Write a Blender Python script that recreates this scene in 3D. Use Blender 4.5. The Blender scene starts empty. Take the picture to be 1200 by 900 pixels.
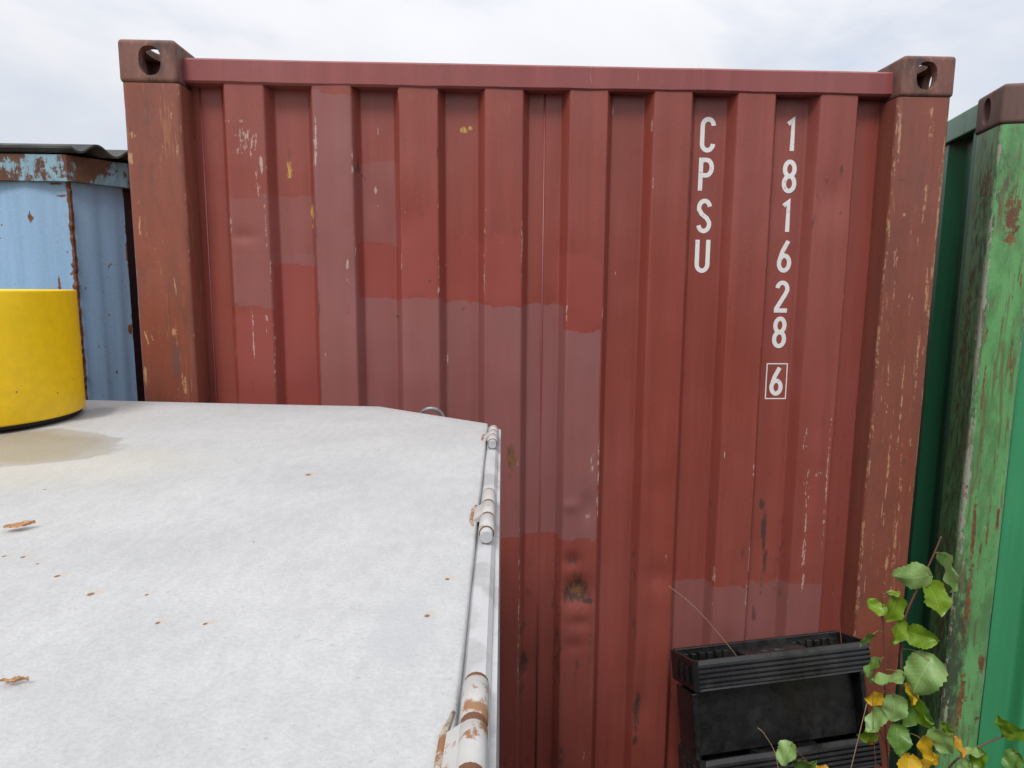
import bpy, bmesh, math, random
import numpy as np
from mathutils import Vector, Matrix

R = math.radians
scene = bpy.context.scene
col = scene.collection
random.seed(7)

# ------------------------------------------------------------------ camera
cam_d = bpy.data.cameras.new('camera'); cam = bpy.data.objects.new('camera', cam_d)
col.objects.link(cam); scene.camera = cam
cam_d.sensor_width = 36.0; cam_d.lens = 24.0; cam_d.clip_start = 0.02; cam_d.clip_end = 2000
ya, pi_, ro = 0.03955, -0.13967, -0.00712
fw = Vector((math.sin(ya)*math.cos(pi_), math.cos(ya)*math.cos(pi_), math.sin(pi_)))
r0 = Vector((math.cos(ya), -math.sin(ya), 0)); d0 = fw.cross(r0)
rt = r0*math.cos(ro) + d0*math.sin(ro); dn = d0*math.cos(ro) - r0*math.sin(ro)
cm = Matrix((rt, -dn, -fw)).transposed().to_4x4(); cm.translation = (1.0418, -2.0824, 1.9007)
cam.matrix_world = cm
CAMP = Vector((1.0418, -2.0824, 1.9007))

# ------------------------------------------------------------------ sky, sun, exposure
SUN_EL, SUN_AZ = 54, 200          # azimuth clockwise from +Y: behind the camera, a little to its left
world = bpy.data.worlds.new('World'); scene.world = world; world.use_nodes = True
nt = world.node_tree; nt.nodes.clear()
def wn(t, **k):
    n = nt.nodes.new(t)
    for a, b in k.items(): setattr(n, a, b)
    return n
wo = wn('ShaderNodeOutputWorld'); wb = wn('ShaderNodeBackground'); wb.inputs[1].default_value = 0.1
sky = wn('ShaderNodeTexSky', sky_type='NISHITA', sun_disc=False, sun_elevation=R(SUN_EL), sun_rotation=R(SUN_AZ))
tc = wn('ShaderNodeTexCoord'); sp = wn('ShaderNodeSeparateXYZ'); nt.links.new(tc.outputs['Generated'], sp.inputs[0])
mz = wn('ShaderNodeMath', operation='MAXIMUM'); nt.links.new(sp.outputs[2], mz.inputs[0]); mz.inputs[1].default_value = 0
# overcast cloud: brighter towards the zenith as (1 + 2 sin e) / 3
gr = wn('ShaderNodeMath', operation='MULTIPLY_ADD'); nt.links.new(mz.outputs[0], gr.inputs[0]); gr.inputs[1].default_value = 1.2; gr.inputs[2].default_value = 0.90
cn = wn('ShaderNodeTexNoise'); cn.inputs['Scale'].default_value = 2.3; cn.inputs['Detail'].default_value = 6; cn.inputs['Roughness'].default_value = .55; cn.inputs['Distortion'].default_value = .4
mp = wn('ShaderNodeMapping'); mp.inputs['Location'].default_value = (3.1, 1.7, .4); mp.inputs['Scale'].default_value = (1, 1, 2.2)
nt.links.new(tc.outputs['Generated'], mp.inputs[0]); nt.links.new(mp.outputs[0], cn.inputs['Vector'])
cr = wn('ShaderNodeMapRange'); nt.links.new(cn.outputs[0], cr.inputs[0])
cr.inputs[1].default_value = .3; cr.inputs[2].default_value = .7; cr.inputs[3].default_value = .92; cr.inputs[4].default_value = 1.06
gm = wn('ShaderNodeMath', operation='MULTIPLY'); nt.links.new(gr.outputs[0], gm.inputs[0]); nt.links.new(cr.outputs[0], gm.inputs[1])
vm = wn('ShaderNodeVectorMath', operation='SCALE'); vm.inputs[0].default_value = (4.28, 4.33, 4.52); nt.links.new(gm.outputs[0], vm.inputs['Scale'])
cv = wn('ShaderNodeMapRange'); nt.links.new(cn.outputs[0], cv.inputs[0])      # thin places where the blue comes through
cv.inputs[1].default_value = .34; cv.inputs[2].default_value = .52; cv.inputs[3].default_value = .68; cv.inputs[4].default_value = .97
wm = wn('ShaderNodeMix', data_type='RGBA'); nt.links.new(cv.outputs[0], wm.inputs[0]); nt.links.new(sky.outputs[0], wm.inputs[6]); nt.links.new(vm.outputs[0], wm.inputs[7])
nt.links.new(wm.outputs[2], wb.inputs[0]); nt.links.new(wb.outputs[0], wo.inputs[0])

sd = bpy.data.lights.new('sun', 'SUN'); sd.energy = 1.3; sd.angle = R(18); sd.color = (1, .97, .92)
sun = bpy.data.objects.new('sun', sd); col.objects.link(sun); sun.location = (0, -4, 8)
sdir = Vector((math.sin(R(SUN_AZ))*math.cos(R(SUN_EL)), math.cos(R(SUN_AZ))*math.cos(R(SUN_EL)), math.sin(R(SUN_EL))))
sun.rotation_euler = sdir.to_track_quat('Z', 'Y').to_euler()
vs = scene.view_settings; vs.view_transform = 'Standard'; vs.look = 'None'; vs.gamma = 1; vs.use_curve_mapping = False
vs.exposure = 0.75

GZ = -0.074     # ground level (0 is the underside of the red container on its timbers)

# ------------------------------------------------------------------ node helpers
class Mat:
    def __init__(s, name, rough=.6, metal=0, spec=.4):
        s.m = bpy.data.materials.new(name); s.m.use_nodes = True; s.t = s.m.node_tree
        s.b = s.t.nodes['Principled BSDF']; s.tc = s.n('ShaderNodeTexCoord'); s.co = s.tc.outputs['Object']
        s.b.inputs['Metallic'].default_value = metal; s.b.inputs['Specular IOR Level'].default_value = spec
        s.b.inputs['Roughness'].default_value = rough
    def n(s, t, **k):
        x = s.t.nodes.new(t)
        for a, b in k.items(): setattr(x, a, b)
        return x
    def put(s, sock, v):
        if v is None: return
        if hasattr(v, 'is_output'): s.t.links.new(v, sock)
        elif isinstance(v, (tuple, list)): sock.default_value = tuple(v) + ((1,) if len(v) == 3 and len(sock.default_value) == 4 else ())
        else: sock.default_value = v
    def map(s, scale=(1, 1, 1), loc=(0, 0, 0)):
        x = s.n('ShaderNodeMapping'); s.put(x.inputs[0], s.co); x.inputs['Scale'].default_value = scale; x.inputs['Location'].default_value = loc
        return x.outputs[0]
    def noise(s, scale, detail=3, rough=.55, stretch=(1, 1, 1), loc=(0, 0, 0), dist=0):
        x = s.n('ShaderNodeTexNoise'); s.put(x.inputs['Vector'], s.map(stretch, loc))
        x.inputs['Scale'].default_value = scale; x.inputs['Detail'].default_value = detail
        x.inputs['Roughness'].default_value = rough; x.inputs['Distortion'].default_value = dist
        return x.outputs[0]
    def voro(s, scale, stretch=(1, 1, 1), loc=(0, 0, 0)):
        x = s.n('ShaderNodeTexVoronoi'); s.put(x.inputs['Vector'], s.map(stretch, loc)); x.inputs['Scale'].default_value = scale
        return x
    def math(s, op, a, b=0, c=0):
        x = s.n('ShaderNodeMath', operation=op); s.put(x.inputs[0], a); s.put(x.inputs[1], b); s.put(x.inputs[2], c)
        return x.outputs[0]
    def rng(s, v, a, b, c=0, d=1, smooth=True):
        x = s.n('ShaderNodeMapRange', interpolation_type='SMOOTHSTEP' if smooth else 'LINEAR'); s.put(x.inputs[0], v)
        for i, q in enumerate((a, b, c, d)): x.inputs[i+1].default_value = q
        return x.outputs[0]
    def mix(s, f, a, b, blend='MIX'):
        x = s.n('ShaderNodeMix', data_type='RGBA', blend_type=blend); s.put(x.inputs[0], f); s.put(x.inputs[6], a); s.put(x.inputs[7], b)
        return x.outputs[2]
    def attr(s, name):
        x = s.n('ShaderNodeAttribute', attribute_name=name); y = s.n('ShaderNodeSeparateColor'); s.put(y.inputs[0], x.outputs['Color'])
        return y.outputs[0], y.outputs[1], y.outputs[2], x.outputs['Alpha']
    def ell(s, cx, cy, rx, ry, wob=.35, wscale=12, soft=.25, ang=0):
        """soft, wobbly ellipse in the surface's own x, y"""
        sp = s.n('ShaderNodeSeparateXYZ'); s.put(sp.inputs[0], s.co)
        x = s.math('SUBTRACT', sp.outputs[0], cx); y = s.math('SUBTRACT', sp.outputs[1], cy)
        if ang:
            c, q = math.cos(ang), math.sin(ang)
            x, y = s.math('ADD', s.math('MULTIPLY', x, c), s.math('MULTIPLY', y, q)), s.math('SUBTRACT', s.math('MULTIPLY', y, c), s.math('MULTIPLY', x, q))
        x = s.math('POWER', s.math('ABSOLUTE', s.math('DIVIDE', x, rx)), 2); y = s.math('POWER', s.math('ABSOLUTE', s.math('DIVIDE', y, ry)), 2)
        d = s.math('SQRT', s.math('ADD', x, y))
        d = s.math('ADD', d, s.math('MULTIPLY', s.math('SUBTRACT', s.noise(wscale, 4), .5), wob*2))
        return s.rng(d, 1-soft, 1+soft*.2, 1, 0)
    def scale_col(s, c, f):
        return s.mix(1, c, s.gray(f), 'MULTIPLY')
    def gray(s, f):
        x = s.n('ShaderNodeCombineColor')
        for i in range(3): s.put(x.inputs[i], f)
        return x.outputs[0]
    def bump(s, h, strength=.2, dist=.002):
        x = s.n('ShaderNodeBump'); x.inputs['Strength'].default_value = strength; x.inputs['Distance'].default_value = dist
        s.put(x.inputs['Height'], h); s.put(s.b.inputs['Normal'], x.outputs[0])
    def col(s, c): s.put(s.b.inputs['Base Color'], c); return s
    def rough(s, c): s.put(s.b.inputs['Roughness'], c); return s

def paint(name, base, faded, rust=(.10, .045, .022), light=(.55, .42, .36), patch=(.25, .13, .13), dark=(.045, .03, .024),
          bright=None, chip=(.52, .33, .07), wear=True, fade_amt=.5, scratch=0.0, scratch_col=(.42, .2, .1), rust_amt=0.0, mottle=0.0, sz=.055, sscale=70, rust2=(.20, .085, .035), rough=.40, spec=.5):
    """weathered steel paint; the wear attributes hold repaint patches, rust, scratches and stains"""
    m = Mat(name, rough, 0, spec)
    big = m.noise(1.6, 4, .55, (1, 1, .5)); strk = m.noise(26, 4, .6, (1, 1, .05)); fine = m.noise(140, 3, .6); med = m.noise(22, 4, .6)
    c = m.mix(m.math('MULTIPLY', m.rng(big, .35, .68), fade_amt), base, faded)
    c = m.scale_col(c, m.rng(strk, .25, .75, .9, 1.08)); c = m.scale_col(c, m.rng(fine, .2, .8, .93, 1.06))
    rv = m.rng(big, .3, .7, rough-.07, rough+.1)
    if mottle:
        m1 = m.noise(11, 7, .7, (1, 1, .35), (2, 8, 3)); m2 = m.noise(34, 6, .72, (1, 1, .22), (6, 1, 5))
        c = m.mix(m.math('MULTIPLY', m.rng(m1, .46, .62), mottle), c, dark)
        c = m.mix(m.math('MULTIPLY', m.rng(m2, .54, .66), mottle*.8), c, rust)
    if wear:
        P, G, B, A = m.attr('wear'); T, Y, O, _ = m.attr('tint')
        if bright: c = m.mix(m.math('MULTIPLY', m.rng(m.math('ADD', T, m.math('MULTIPLY', m.math('SUBTRACT', med, .5), .3)), .42, .58), .8), c, bright)
        pm = m.rng(m.math('ADD', P, m.math('MULTIPLY', m.math('SUBTRACT', med, .5), .25)), .44, .56)
        c = m.mix(m.math('MULTIPLY', pm, m.math('MULTIPLY', O, m.math('MULTIPLY', m.rng(strk, .2, .8, .72, 1.0), m.rng(m.noise(5, 5, .6, (1, 1, .6), (9, 3, 3)), .3, .65, .74, 1.0)))), c, patch)
        rv = m.math('ADD', rv, m.math('MULTIPLY', pm, .08))
        jag = m.noise(90, 5, .7, (1, 1, .6)); vj = m.noise(160, 4, .65, (1, 1, .10))
        dk = m.rng(m.math('ADD', A, m.math('MULTIPLY', m.math('MULTIPLY', m.math('SUBTRACT', m.noise(60, 6, .72, (1, 1, .35)), .5), 2.2), m.rng(A, .03, .3))), .25, .8)
        c = m.mix(m.math('MULTIPLY', dk, .85), c, dark)
        rs = m.rng(m.math('ADD', G, m.math('MULTIPLY', m.math('SUBTRACT', jag, .5), 1.3)), .38, .55)
        c = m.mix(rs, c, m.mix(m.rng(med, .35, .65), rust, (.20, .085, .035)))
        ls = m.rng(m.math('ADD', B, m.math('MULTIPLY', m.math('MULTIPLY', m.math('SUBTRACT', m.math('MULTIPLY', m.math('ADD', jag, vj), .5), .5), 4.0), m.rng(B, .03, .25))), .40, .56)
        c = m.mix(m.math('MULTIPLY', ls, .85), c, light)
        c = m.mix(m.rng(m.math('ADD', Y, m.math('MULTIPLY', m.math('MULTIPLY', m.math('SUBTRACT', jag, .5), 3.2), m.rng(Y, .03, .25))), .4, .55), c, m.mix(m.rng(vj, .4, .6), chip, (.40, .20, .06)))
        rv = m.math('ADD', rv, m.math('MULTIPLY', m.math('MAXIMUM', rs, dk), .25))
    if scratch:
        sv = m.noise(sscale, 5, .65, (1, 1, sz), (3, 1, 9), .3); gate = m.noise(5, 3, .6, (1, 1, .5), (1, 7, 2))
        sm = m.rng(m.math('ADD', sv, m.math('MULTIPLY', m.math('SUBTRACT', gate, .5), .5)), .72-scratch*.2, .80-scratch*.2)
        c = m.mix(m.math('MULTIPLY', sm, .7), c, scratch_col)
    if rust_amt:
        rn = m.noise(9, 7, .68, (1, 1, .55), (5, 2, 1)); r2 = m.noise(60, 4, .7)
        rm = m.rng(m.math('ADD', rn, m.math('MULTIPLY', m.math('SUBTRACT', r2, .5), .25)), .70-rust_amt*.25, .76-rust_amt*.25)
        c = m.mix(rm, c, m.mix(m.rng(r2, .35, .65), rust, rust2)); rv = m.math('ADD', rv, m.math('MULTIPLY', rm, .25))
    m.col(c).rough(rv); m.bump(m.math('ADD', fine, m.math('MULTIPLY', med, 1.5)), .10, .002)
    return m.m

MT = {}
MT['red'] = paint('red_container_paint', (.246, .053, .037), (.285, .080, .066), patch=(.245, .105, .104), light=(.46, .33, .28), bright=(.28, .057, .047))
MT['red_rail'] = paint('red_rail_paint', (.255, .062, .058), (.29, .09, .09), wear=False, mottle=.06, scratch=.15, scratch_col=(.36, .2, .16))
MT['red_post'] = paint('worn_red_post_paint', (.232, .066, .041), (.205, .070, .050), light=(.44, .25, .14), scratch=.5, sscale=120, sz=.08, scratch_col=(.33, .14, .075), rust_amt=.05, dark=(.13, .055, .042), mottle=.3)
MT['casting'] = paint('bare_brown_casting', (.20, .088, .068), (.165, .075, .06), wear=False, scratch=.55, sz=.6, sscale=60, scratch_col=(.36, .19, .12), rust_amt=.5, rough=.68, dark=(.06, .04, .034), mottle=.9)
MT['green_post'] = paint('pale_green_worn_paint', (.125, .335, .12), (.17, .36, .155), rust=(.11, .05, .026), light=(.36, .33, .29), dark=(.035, .03, .024), scratch=.8, scratch_col=(.13, .10, .05), rust_amt=.28, mottle=.36, sscale=100)
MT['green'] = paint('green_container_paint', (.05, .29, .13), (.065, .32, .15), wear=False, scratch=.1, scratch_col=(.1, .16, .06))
MT['green_dark'] = paint('green_shaded_side', (.03, .17, .085), (.035, .19, .095), wear=False, rust_amt=.05)  # darker copy of the green, with the gap's shade put into the colour
MT['green_rail'] = paint('green_rail_paint', (.06, .20, .11), (.10, .20, .13), wear=False, scratch=.3, rust_amt=.35)
MT['green_cast'] = paint('rusty_green_casting', (.145, .075, .06), (.11, .07, .058), wear=False, scratch=.4, scratch_col=(.28, .12, .07), rust_amt=.6, rough=.7, mottle=.7)
MT['blue'] = paint('blue_weathered_paint', (.26, .42, .62), (.32, .47, .63), rust=(.13, .05, .022), chip=(.3, .16, .05), light=(.40, .30, .18), rust_amt=.0)
MT['blue_rail'] = paint('rusted_blue_rail', (.22, .38, .48), (.25, .38, .44), wear=False, rust=(.10, .045, .028), rust_amt=1.0, rough=.7, mottle=.35, rust2=(.13, .065, .042))
MT['rust'] = paint('rust_steel', (.15, .06, .03), (.09, .04, .025), wear=False, rough=.8, scratch=.2, scratch_col=(.26, .13, .06))
MT['charcoal'] = paint('charcoal_panel', (.030, .031, .038), (.04, .04, .046), wear=False, rough=.6)

m = Mat('dark_roof_sheet', .62); n1 = m.noise(9, 5, .6); m.col(m.mix(m.rng(n1, .35, .7), (.035, .037, .040), (.085, .085, .075))); m.bump(m.noise(90, 3), .2); MT['roof'] = m.m

m = Mat('yellow_paint', .42, 0, .45); c = m.mix(m.rng(m.noise(3, 3), .3, .7), (.84, .555, .002), (.80, .51, .003))
c = m.scale_col(c, m.rng(m.noise(40, 4, .6), .25, .75, .93, 1.04)); v = m.voro(24, (1, 1, .8)); sz = m.noise(7, 2)
chp = m.math('MULTIPLY', m.rng(m.math('ADD', v.outputs['Distance'], m.math('MULTIPLY', m.noise(160, 3), .12)), .11, .16, 1, 0), m.rng(sz, .55, .62))
c = m.mix(chp, c, (.05, .03, .012)); sc = m.noise(55, 4, .6, (1, 1, .5), (4, 2, 2), 2.5); c = m.mix(m.math('MULTIPLY', m.rng(sc, .69, .74), .6), c, (.25, .13, .01)); c = m.mix(m.math('MULTIPLY', m.rng(m.noise(14, 6, .7, (1, 1, .5), (1, 1, 6)), .55, .75), .22), c, (.45, .27, .03)); c = m.mix(m.rng(m.noise(180, 3, .7, (1, 1, 1), (3, 1, 6)), .70, .74), c, (.88, .68, .25))
m.col(c); m.bump(m.noise(120, 3), .08); MT['yellow'] = m.m
m = Mat('black_gap_shade', .7); m.col((.012, .012, .013)); MT['black'] = m.m  # black colour standing in for the shadowed gap under the drum

def lid_paint():
    m = Mat('gritty_light_grey_paint', .62, 0, .3)
    g1 = m.noise(210, 4, .65); g2 = m.noise(65, 4, .6, (1, .5, 1)); g3 = m.noise(4.5, 5, .6); g4 = m.noise(1.3, 3); pit = m.noise(170, 3, .6, (1, .8, 1), (7, 3, 1))
    c = m.mix(m.rng(g3, .3, .7), (.430, .434, .436), (.482, .486, .486)); c = m.mix(m.math('MULTIPLY', m.rng(g4, .45, .7), .3), c, (.42, .435, .44))
    c = m.scale_col(c, m.rng(g1, .3, .7, .93, 1.03)); c = m.scale_col(c, m.rng(g2, .3, .7, .95, 1.03))
    pits = m.math('MULTIPLY', m.rng(m.math('ADD', pit, m.math('MULTIPLY', m.math('SUBTRACT', g3, .5), .3)), .66, .74), .25); c = m.mix(pits, c, (.20, .195, .185))
    yst = m.ell(.30, -.86, .30, .18, .5, 5, .8); c = m.mix(m.math('MULTIPLY', yst, .28), c, (.52, .47, .33))
    st = m.ell(.07, -.69, .25, .155, .34, 9, .30, ang=-.30); c = m.mix(m.math('MULTIPLY', st, m.rng(g3, .3, .7, .62, .82)), c, (.29, .25, .175))
    ed = m.math('MULTIPLY', m.ell(.07, -.69, .256, .16, .34, 9, .08, ang=-.30), m.math('SUBTRACT', 1, st)); c = m.mix(m.math('MULTIPLY', ed, .45), c, (.22, .20, .15))
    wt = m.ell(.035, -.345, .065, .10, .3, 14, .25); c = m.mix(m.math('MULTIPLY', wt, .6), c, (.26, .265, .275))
    sm = m.ell(.965, -1.47, .035, .07, .4, 12, .4); c = m.mix(m.math('MULTIPLY', sm, .6), c, (.40, .415, .425))
    chips = None
    for (x, y, r) in ((.566, -1.341, .007), (.629, -1.388, .008), (.688, -1.391, .004), (.737, -.926, .011), (.728, -1.453, .005), (.774, -1.456, .005),
                      (.468, -1.281, .005), (.492, -1.284, .006), (.522, -1.305, .004), (.749, -1.242, .003), (1.0, -1.36, .006), (.985, -1.445, .006), (.34, -1.0, .005), (.83, -.75, .005)):
        e = m.ell(x, y, r*.5, r*.6, .35, 90, .4); chips = e if chips is None else m.math('MAXIMUM', chips, e)
        h = m.ell(x+.004, y+.004, r*1.3, r*1.5, .4, 60, .9); c = m.mix(m.math('MULTIPLY', h, .25), c, (.50, .34, .16))
    c = m.mix(m.math('MULTIPLY', chips, .9), c, (.20, .085, .035))
    m.col(c); m.rough(m.math('SUBTRACT', .68, m.math('MULTIPLY', m.math('MAXIMUM', st, wt), .25)))
    m.bump(m.math('ADD', m.math('ADD', g1, m.math('MULTIPLY', g2, .8)), m.math('MULTIPLY', pits, -1.0)), .35, .003)
    return m.m
MT['lid'] = lid_paint()
m = Mat('grey_rim_paint', .5, 0, .4); g = m.noise(14, 5, .65); g1 = m.noise(120, 3)
c = m.mix(m.rng(g, .42, .6), (.46, .465, .475), (.36, .36, .365)); c = m.mix(m.rng(m.math('ADD', m.noise(24, 6, .7, loc=(2, 5, 1)), m.math('MULTIPLY', g1, .12)), .73, .77), c, (.2, .09, .04)); m.col(c); m.bump(g1, .12); MT['rim'] = m.m
m = Mat('white_hinge_paint', .5, 0, .4); g = m.noise(40, 6, .7); c = m.mix(m.rng(m.math('ADD', g, m.math('MULTIPLY', m.noise(9, 3), .2)), .66, .74), m.mix(m.rng(m.noise(18, 4), .35, .65), (.46, .455, .445), (.40, .385, .365)), (.26, .13, .065)); m.col(c); m.bump(m.noise(150, 3), .2); MT['hinge'] = m.m
m = Mat('rusty_weld', .7); g = m.noise(55, 6, .7); m.col(m.mix(m.rng(g, .40, .55), (.42, .38, .32), (.24, .11, .05))); m.bump(m.noise(150, 3), .4); MT['weld'] = m.m
m = Mat('dull_steel', .45, .6); m.col(m.mix(m.rng(m.noise(60, 4), .4, .7), (.28, .28, .28), (.17, .16, .15))); MT['steel'] = m.m
m = Mat('black_plastic', .34, 0, .6); g = m.noise(6, 4); g2 = m.noise(30, 5, .65, (1, 1, 1))
m.col(m.mix(m.math('MULTIPLY', m.rng(m.math('ADD', g, m.math('MULTIPLY', g2, .35)), .62, .85), .35), (.008, .008, .009), (.05, .047, .043))); m.rough(m.rng(g2, .3, .7, .2, .42)); m.bump(m.noise(400, 2), .06, .001); MT['plastic'] = m.m
m = Mat('grey_plastic_mark', .45); m.col((.06, .06, .06)); MT['mark'] = m.m
m = Mat('white_lettering', .55); g = m.noise(120, 4, .65); m.col(m.mix(m.rng(m.math('ADD', g, m.math('MULTIPLY', m.math('SUBTRACT', m.noise(14, 3), .5), .3)), .60, .72), (.76, .75, .74), (.45, .33, .31))); MT['white'] = m.m
m = Mat('timber', .85); g = m.noise(9, 6, .65, (.3, 3, 3)); m.col(m.mix(g, (.06, .045, .03), (.17, .13, .09))); m.bump(g, .5); MT['timber'] = m.m
m = Mat('gravel_ground', .95); g = m.noise(3, 6, .65); v = m.voro(40); c = m.mix(g, (.035, .032, .024), (.075, .068, .05)); c = m.scale_col(c, m.rng(v.outputs['Distance'], 0, .6, 1.15, .5)); m.col(c); m.bump(v.outputs['Distance'], .8, .01); MT['gravel'] = m.m

def leaf_mat(name, a, b, spot=None, spot_amt=.0, trans=.35):
    m = Mat(name, .38, 0, .5); sp = m.n('ShaderNodeSeparateXYZ'); m.put(sp.inputs[0], m.co)
    ax = m.math('ABSOLUTE', sp.outputs[0]); g = m.noise(28, 4, .6); c = m.mix(m.rng(g, .3, .7), a, b)
    mid = m.rng(ax, .0006, .0016, 1, 0)
    wv = m.math('ADD', sp.outputs[1], m.math('MULTIPLY', ax, -.75)); fr = m.math('ABSOLUTE', m.math('SUBTRACT', m.math('FRACT', m.math('MULTIPLY', wv, 85)), .5))
    side = m.math('MULTIPLY', m.rng(fr, .03, .09, 1, 0), .6); vein = m.math('MAXIMUM', mid, side)
    c = m.mix(m.math('MULTIPLY', vein, .38), c, tuple(min(1, q*1.7+.04) for q in b))
    if spot: c = m.mix(m.math('MULTIPLY', m.rng(m.noise(55, 5, .7, loc=(1, 4, 2)), .66-spot_amt*.2, .72-spot_amt*.2), .8), c, spot)
    m.col(c); m.bump(m.math('ADD', m.math('MULTIPLY', vein, -1), m.math('MULTIPLY', g, .4)), .35, .002)
    tr = m.n('ShaderNodeBsdfTranslucent'); m.put(tr.inputs[0], m.scale_col(c, 1.0)); mx = m.n('ShaderNodeMixShader'); mx.inputs[0].default_value = trans
    out = [q for q in m.t.nodes if q.type == 'OUTPUT_MATERIAL'][0]
    m.t.links.new(m.b.outputs[0], mx.inputs[1]); m.t.links.new(tr.outputs[0], mx.inputs[2]); m.t.links.new(mx.outputs[0], out.inputs[0])
    return m.m
MT['leaf_pale'] = leaf_mat('pale_green_leaf', (.24, .41, .12), (.33, .50, .17))
MT['leaf_green'] = leaf_mat('green_leaf', (.12, .25, .045), (.17, .32, .065))
MT['leaf_lime'] = leaf_mat('lime_leaf', (.16, .30, .018), (.24, .38, .03), (.35, .22, .03), .1)
MT['leaf_yellow'] = leaf_mat('yellow_leaf', (.68, .40, .012), (.75, .50, .03), (.25, .10, .015), .25)
MT['leaf_orange'] = leaf_mat('orange_leaf', (.52, .25, .02), (.62, .36, .03), (.2, .08, .015), .5)
MT['leaf_dry'] = leaf_mat('dry_brown_leaf', (.34, .16, .06), (.46, .25, .11), (.14, .06, .03), .4, .15)
m = Mat('red_brown_bark', .6); m.col(m.mix(m.noise(50, 4), (.10, .035, .025), (.16, .075, .05))); MT['bark'] = m.m
m = Mat('dry_straw', .7); m.col(m.mix(m.noise(40, 3), (.22, .13, .07), (.34, .24, .14))); MT['straw'] = m.m
m = Mat('red_stalk', .7); m.col((.17, .06, .035)); MT['redstalk'] = m.m

# ------------------------------------------------------------------ mesh helpers
def mesh_obj(name, verts, faces, mat, parent=None, smooth=False, loc=None):
    me = bpy.data.meshes.new(name); me.from_pydata([tuple(v) for v in verts], [], faces); me.update()
    if isinstance(mat, str): mat = MT[mat]
    me.materials.append(mat)
    if smooth: me.polygons.foreach_set('use_smooth', [True]*len(me.polygons))
    return link(name, me, parent, loc)
def link(name, me, parent=None, loc=None):
    o = bpy.data.objects.new(name, me); col.objects.link(o)
    if parent: o.parent = parent
    if loc is not None: o.location = loc
    return o
def empty(name, label, cat, loc=(0, 0, 0), rot=(0, 0, 0), group=None):
    o = bpy.data.objects.new(name, None); col.objects.link(o); o.location = loc; o.rotation_euler = rot; o.empty_display_size = .1
    return tag(o, label, cat, group)
def tag(o, label, cat, group=None):
    o['label'] = label; o['category'] = cat
    if group: o['group'] = group
    return o
class MB:
    def __init__(s): s.v = []; s.f = []
    def add(s, V, F):
        k = len(s.v); s.v += [Vector(q) for q in V]; s.f += [tuple(i+k for i in f) for f in F]; return s
    def box(s, x0, x1, y0, y1, z0, z1, b=0.0):
        bm = bmesh.new(); bmesh.ops.create_cube(bm, size=1)
        for v in bm.verts: v.co = Vector(((x0+x1)/2+v.co.x*(x1-x0), (y0+y1)/2+v.co.y*(y1-y0), (z0+z1)/2+v.co.z*(z1-z0)))
        if b: bmesh.ops.bevel(bm, geom=bm.edges[:], offset=b, segments=2, profile=.6, affect='EDGES')
        bm.verts.index_update(); s.add([v.co.copy() for v in bm.verts], [[v.index for v in f.verts] for f in bm.faces]); bm.free(); return s
    def tube(s, pts, rad, n=8, cap=True):
        pts = [Vector(p) for p in pts]; rad = rad if isinstance(rad, (list, tuple)) else [rad]*len(pts); V = []; F = []; up = None
        for i, p in enumerate(pts):
            t = (pts[min(i+1, len(pts)-1)]-pts[max(i-1, 0)]).normalized()
            if up is None: up = t.orthogonal().normalized()
            up = (up-t*up.dot(t)).normalized(); w = t.cross(up)
            V += [p+(up*math.cos(2*math.pi*k/n)+w*math.sin(2*math.pi*k/n))*rad[i] for k in range(n)]
        for i in range(len(pts)-1):
            for k in range(n): F.append((i*n+k, i*n+(k+1) % n, (i+1)*n+(k+1) % n, (i+1)*n+k))
        if cap: F.append(tuple(range(n))[::-1]); F.append(tuple((len(pts)-1)*n+k for k in range(n)))
        return s.add(V, F)
    def prism(s, poly, z0, z1):
        n = len(poly); V = [(x, y, z0) for x, y in poly]+[(x, y, z1) for x, y in poly]
        F = [tuple(range(n))[::-1], tuple(range(n, 2*n))]+[(i, (i+1) % n, n+(i+1) % n, n+i) for i in range(n)]
        return s.add(V, F)
    def obj(s, name, mat, parent=None, smooth=False, loc=None): return mesh_obj(name, s.v, s.f, mat, parent, smooth, loc)

def vnoise(x, z, sc, seed=0, oct=4):
    """value noise in 0..1 on arrays"""
    out = np.zeros_like(x); amp = 1; tot = 0; rs = np.random.RandomState(seed)
    for o in range(oct):
        T = rs.rand(64, 64); u = x*sc+rs.rand()*50; w = z*sc+rs.rand()*50
        i = np.floor(u).astype(int); j = np.floor(w).astype(int); a = u-i; b = w-j; a = a*a*(3-2*a); b = b*b*(3-2*b)
        g = lambda p, q: T[p % 64, q % 64]
        out += amp*((g(i, j)*(1-a)+g(i+1, j)*a)*(1-b)+(g(i, j+1)*(1-a)+g(i+1, j+1)*a)*b); tot += amp; amp *= .5; sc *= 2
    return out/tot
def grid_faces(nx, nz):
    i = np.arange(nx-1)[:, None]*nz+np.arange(nz-1)[None, :]; i = i.ravel()
    return np.stack([i, i+nz, i+nz+1, i+1], 1)
def grid_mesh(name, V, F, mat, parent, attrs=None, smooth=True, loc=None):
    me = bpy.data.meshes.new(name); me.vertices.add(len(V)); me.vertices.foreach_set('co', V.astype(np.float32).ravel())
    me.loops.add(F.size); me.loops.foreach_set('vertex_index', F.astype(np.int32).ravel())
    me.polygons.add(len(F)); me.polygons.foreach_set('loop_start', np.arange(0, F.size, 4, dtype=np.int32)); me.polygons.foreach_set('loop_total', np.full(len(F), 4, dtype=np.int32))
    me.update(calc_edges=True); me.validate()
    me.polygons.foreach_set('use_smooth', [smooth]*len(me.polygons))
    for k, A in (attrs or {}).items():
        at = me.attributes.new(k, 'FLOAT_COLOR', 'POINT'); at.data.foreach_set('color', np.clip(A, 0, 1).astype(np.float32).ravel())
    me.materials.append(MT[mat]); return link(name, me, parent, loc)

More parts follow.
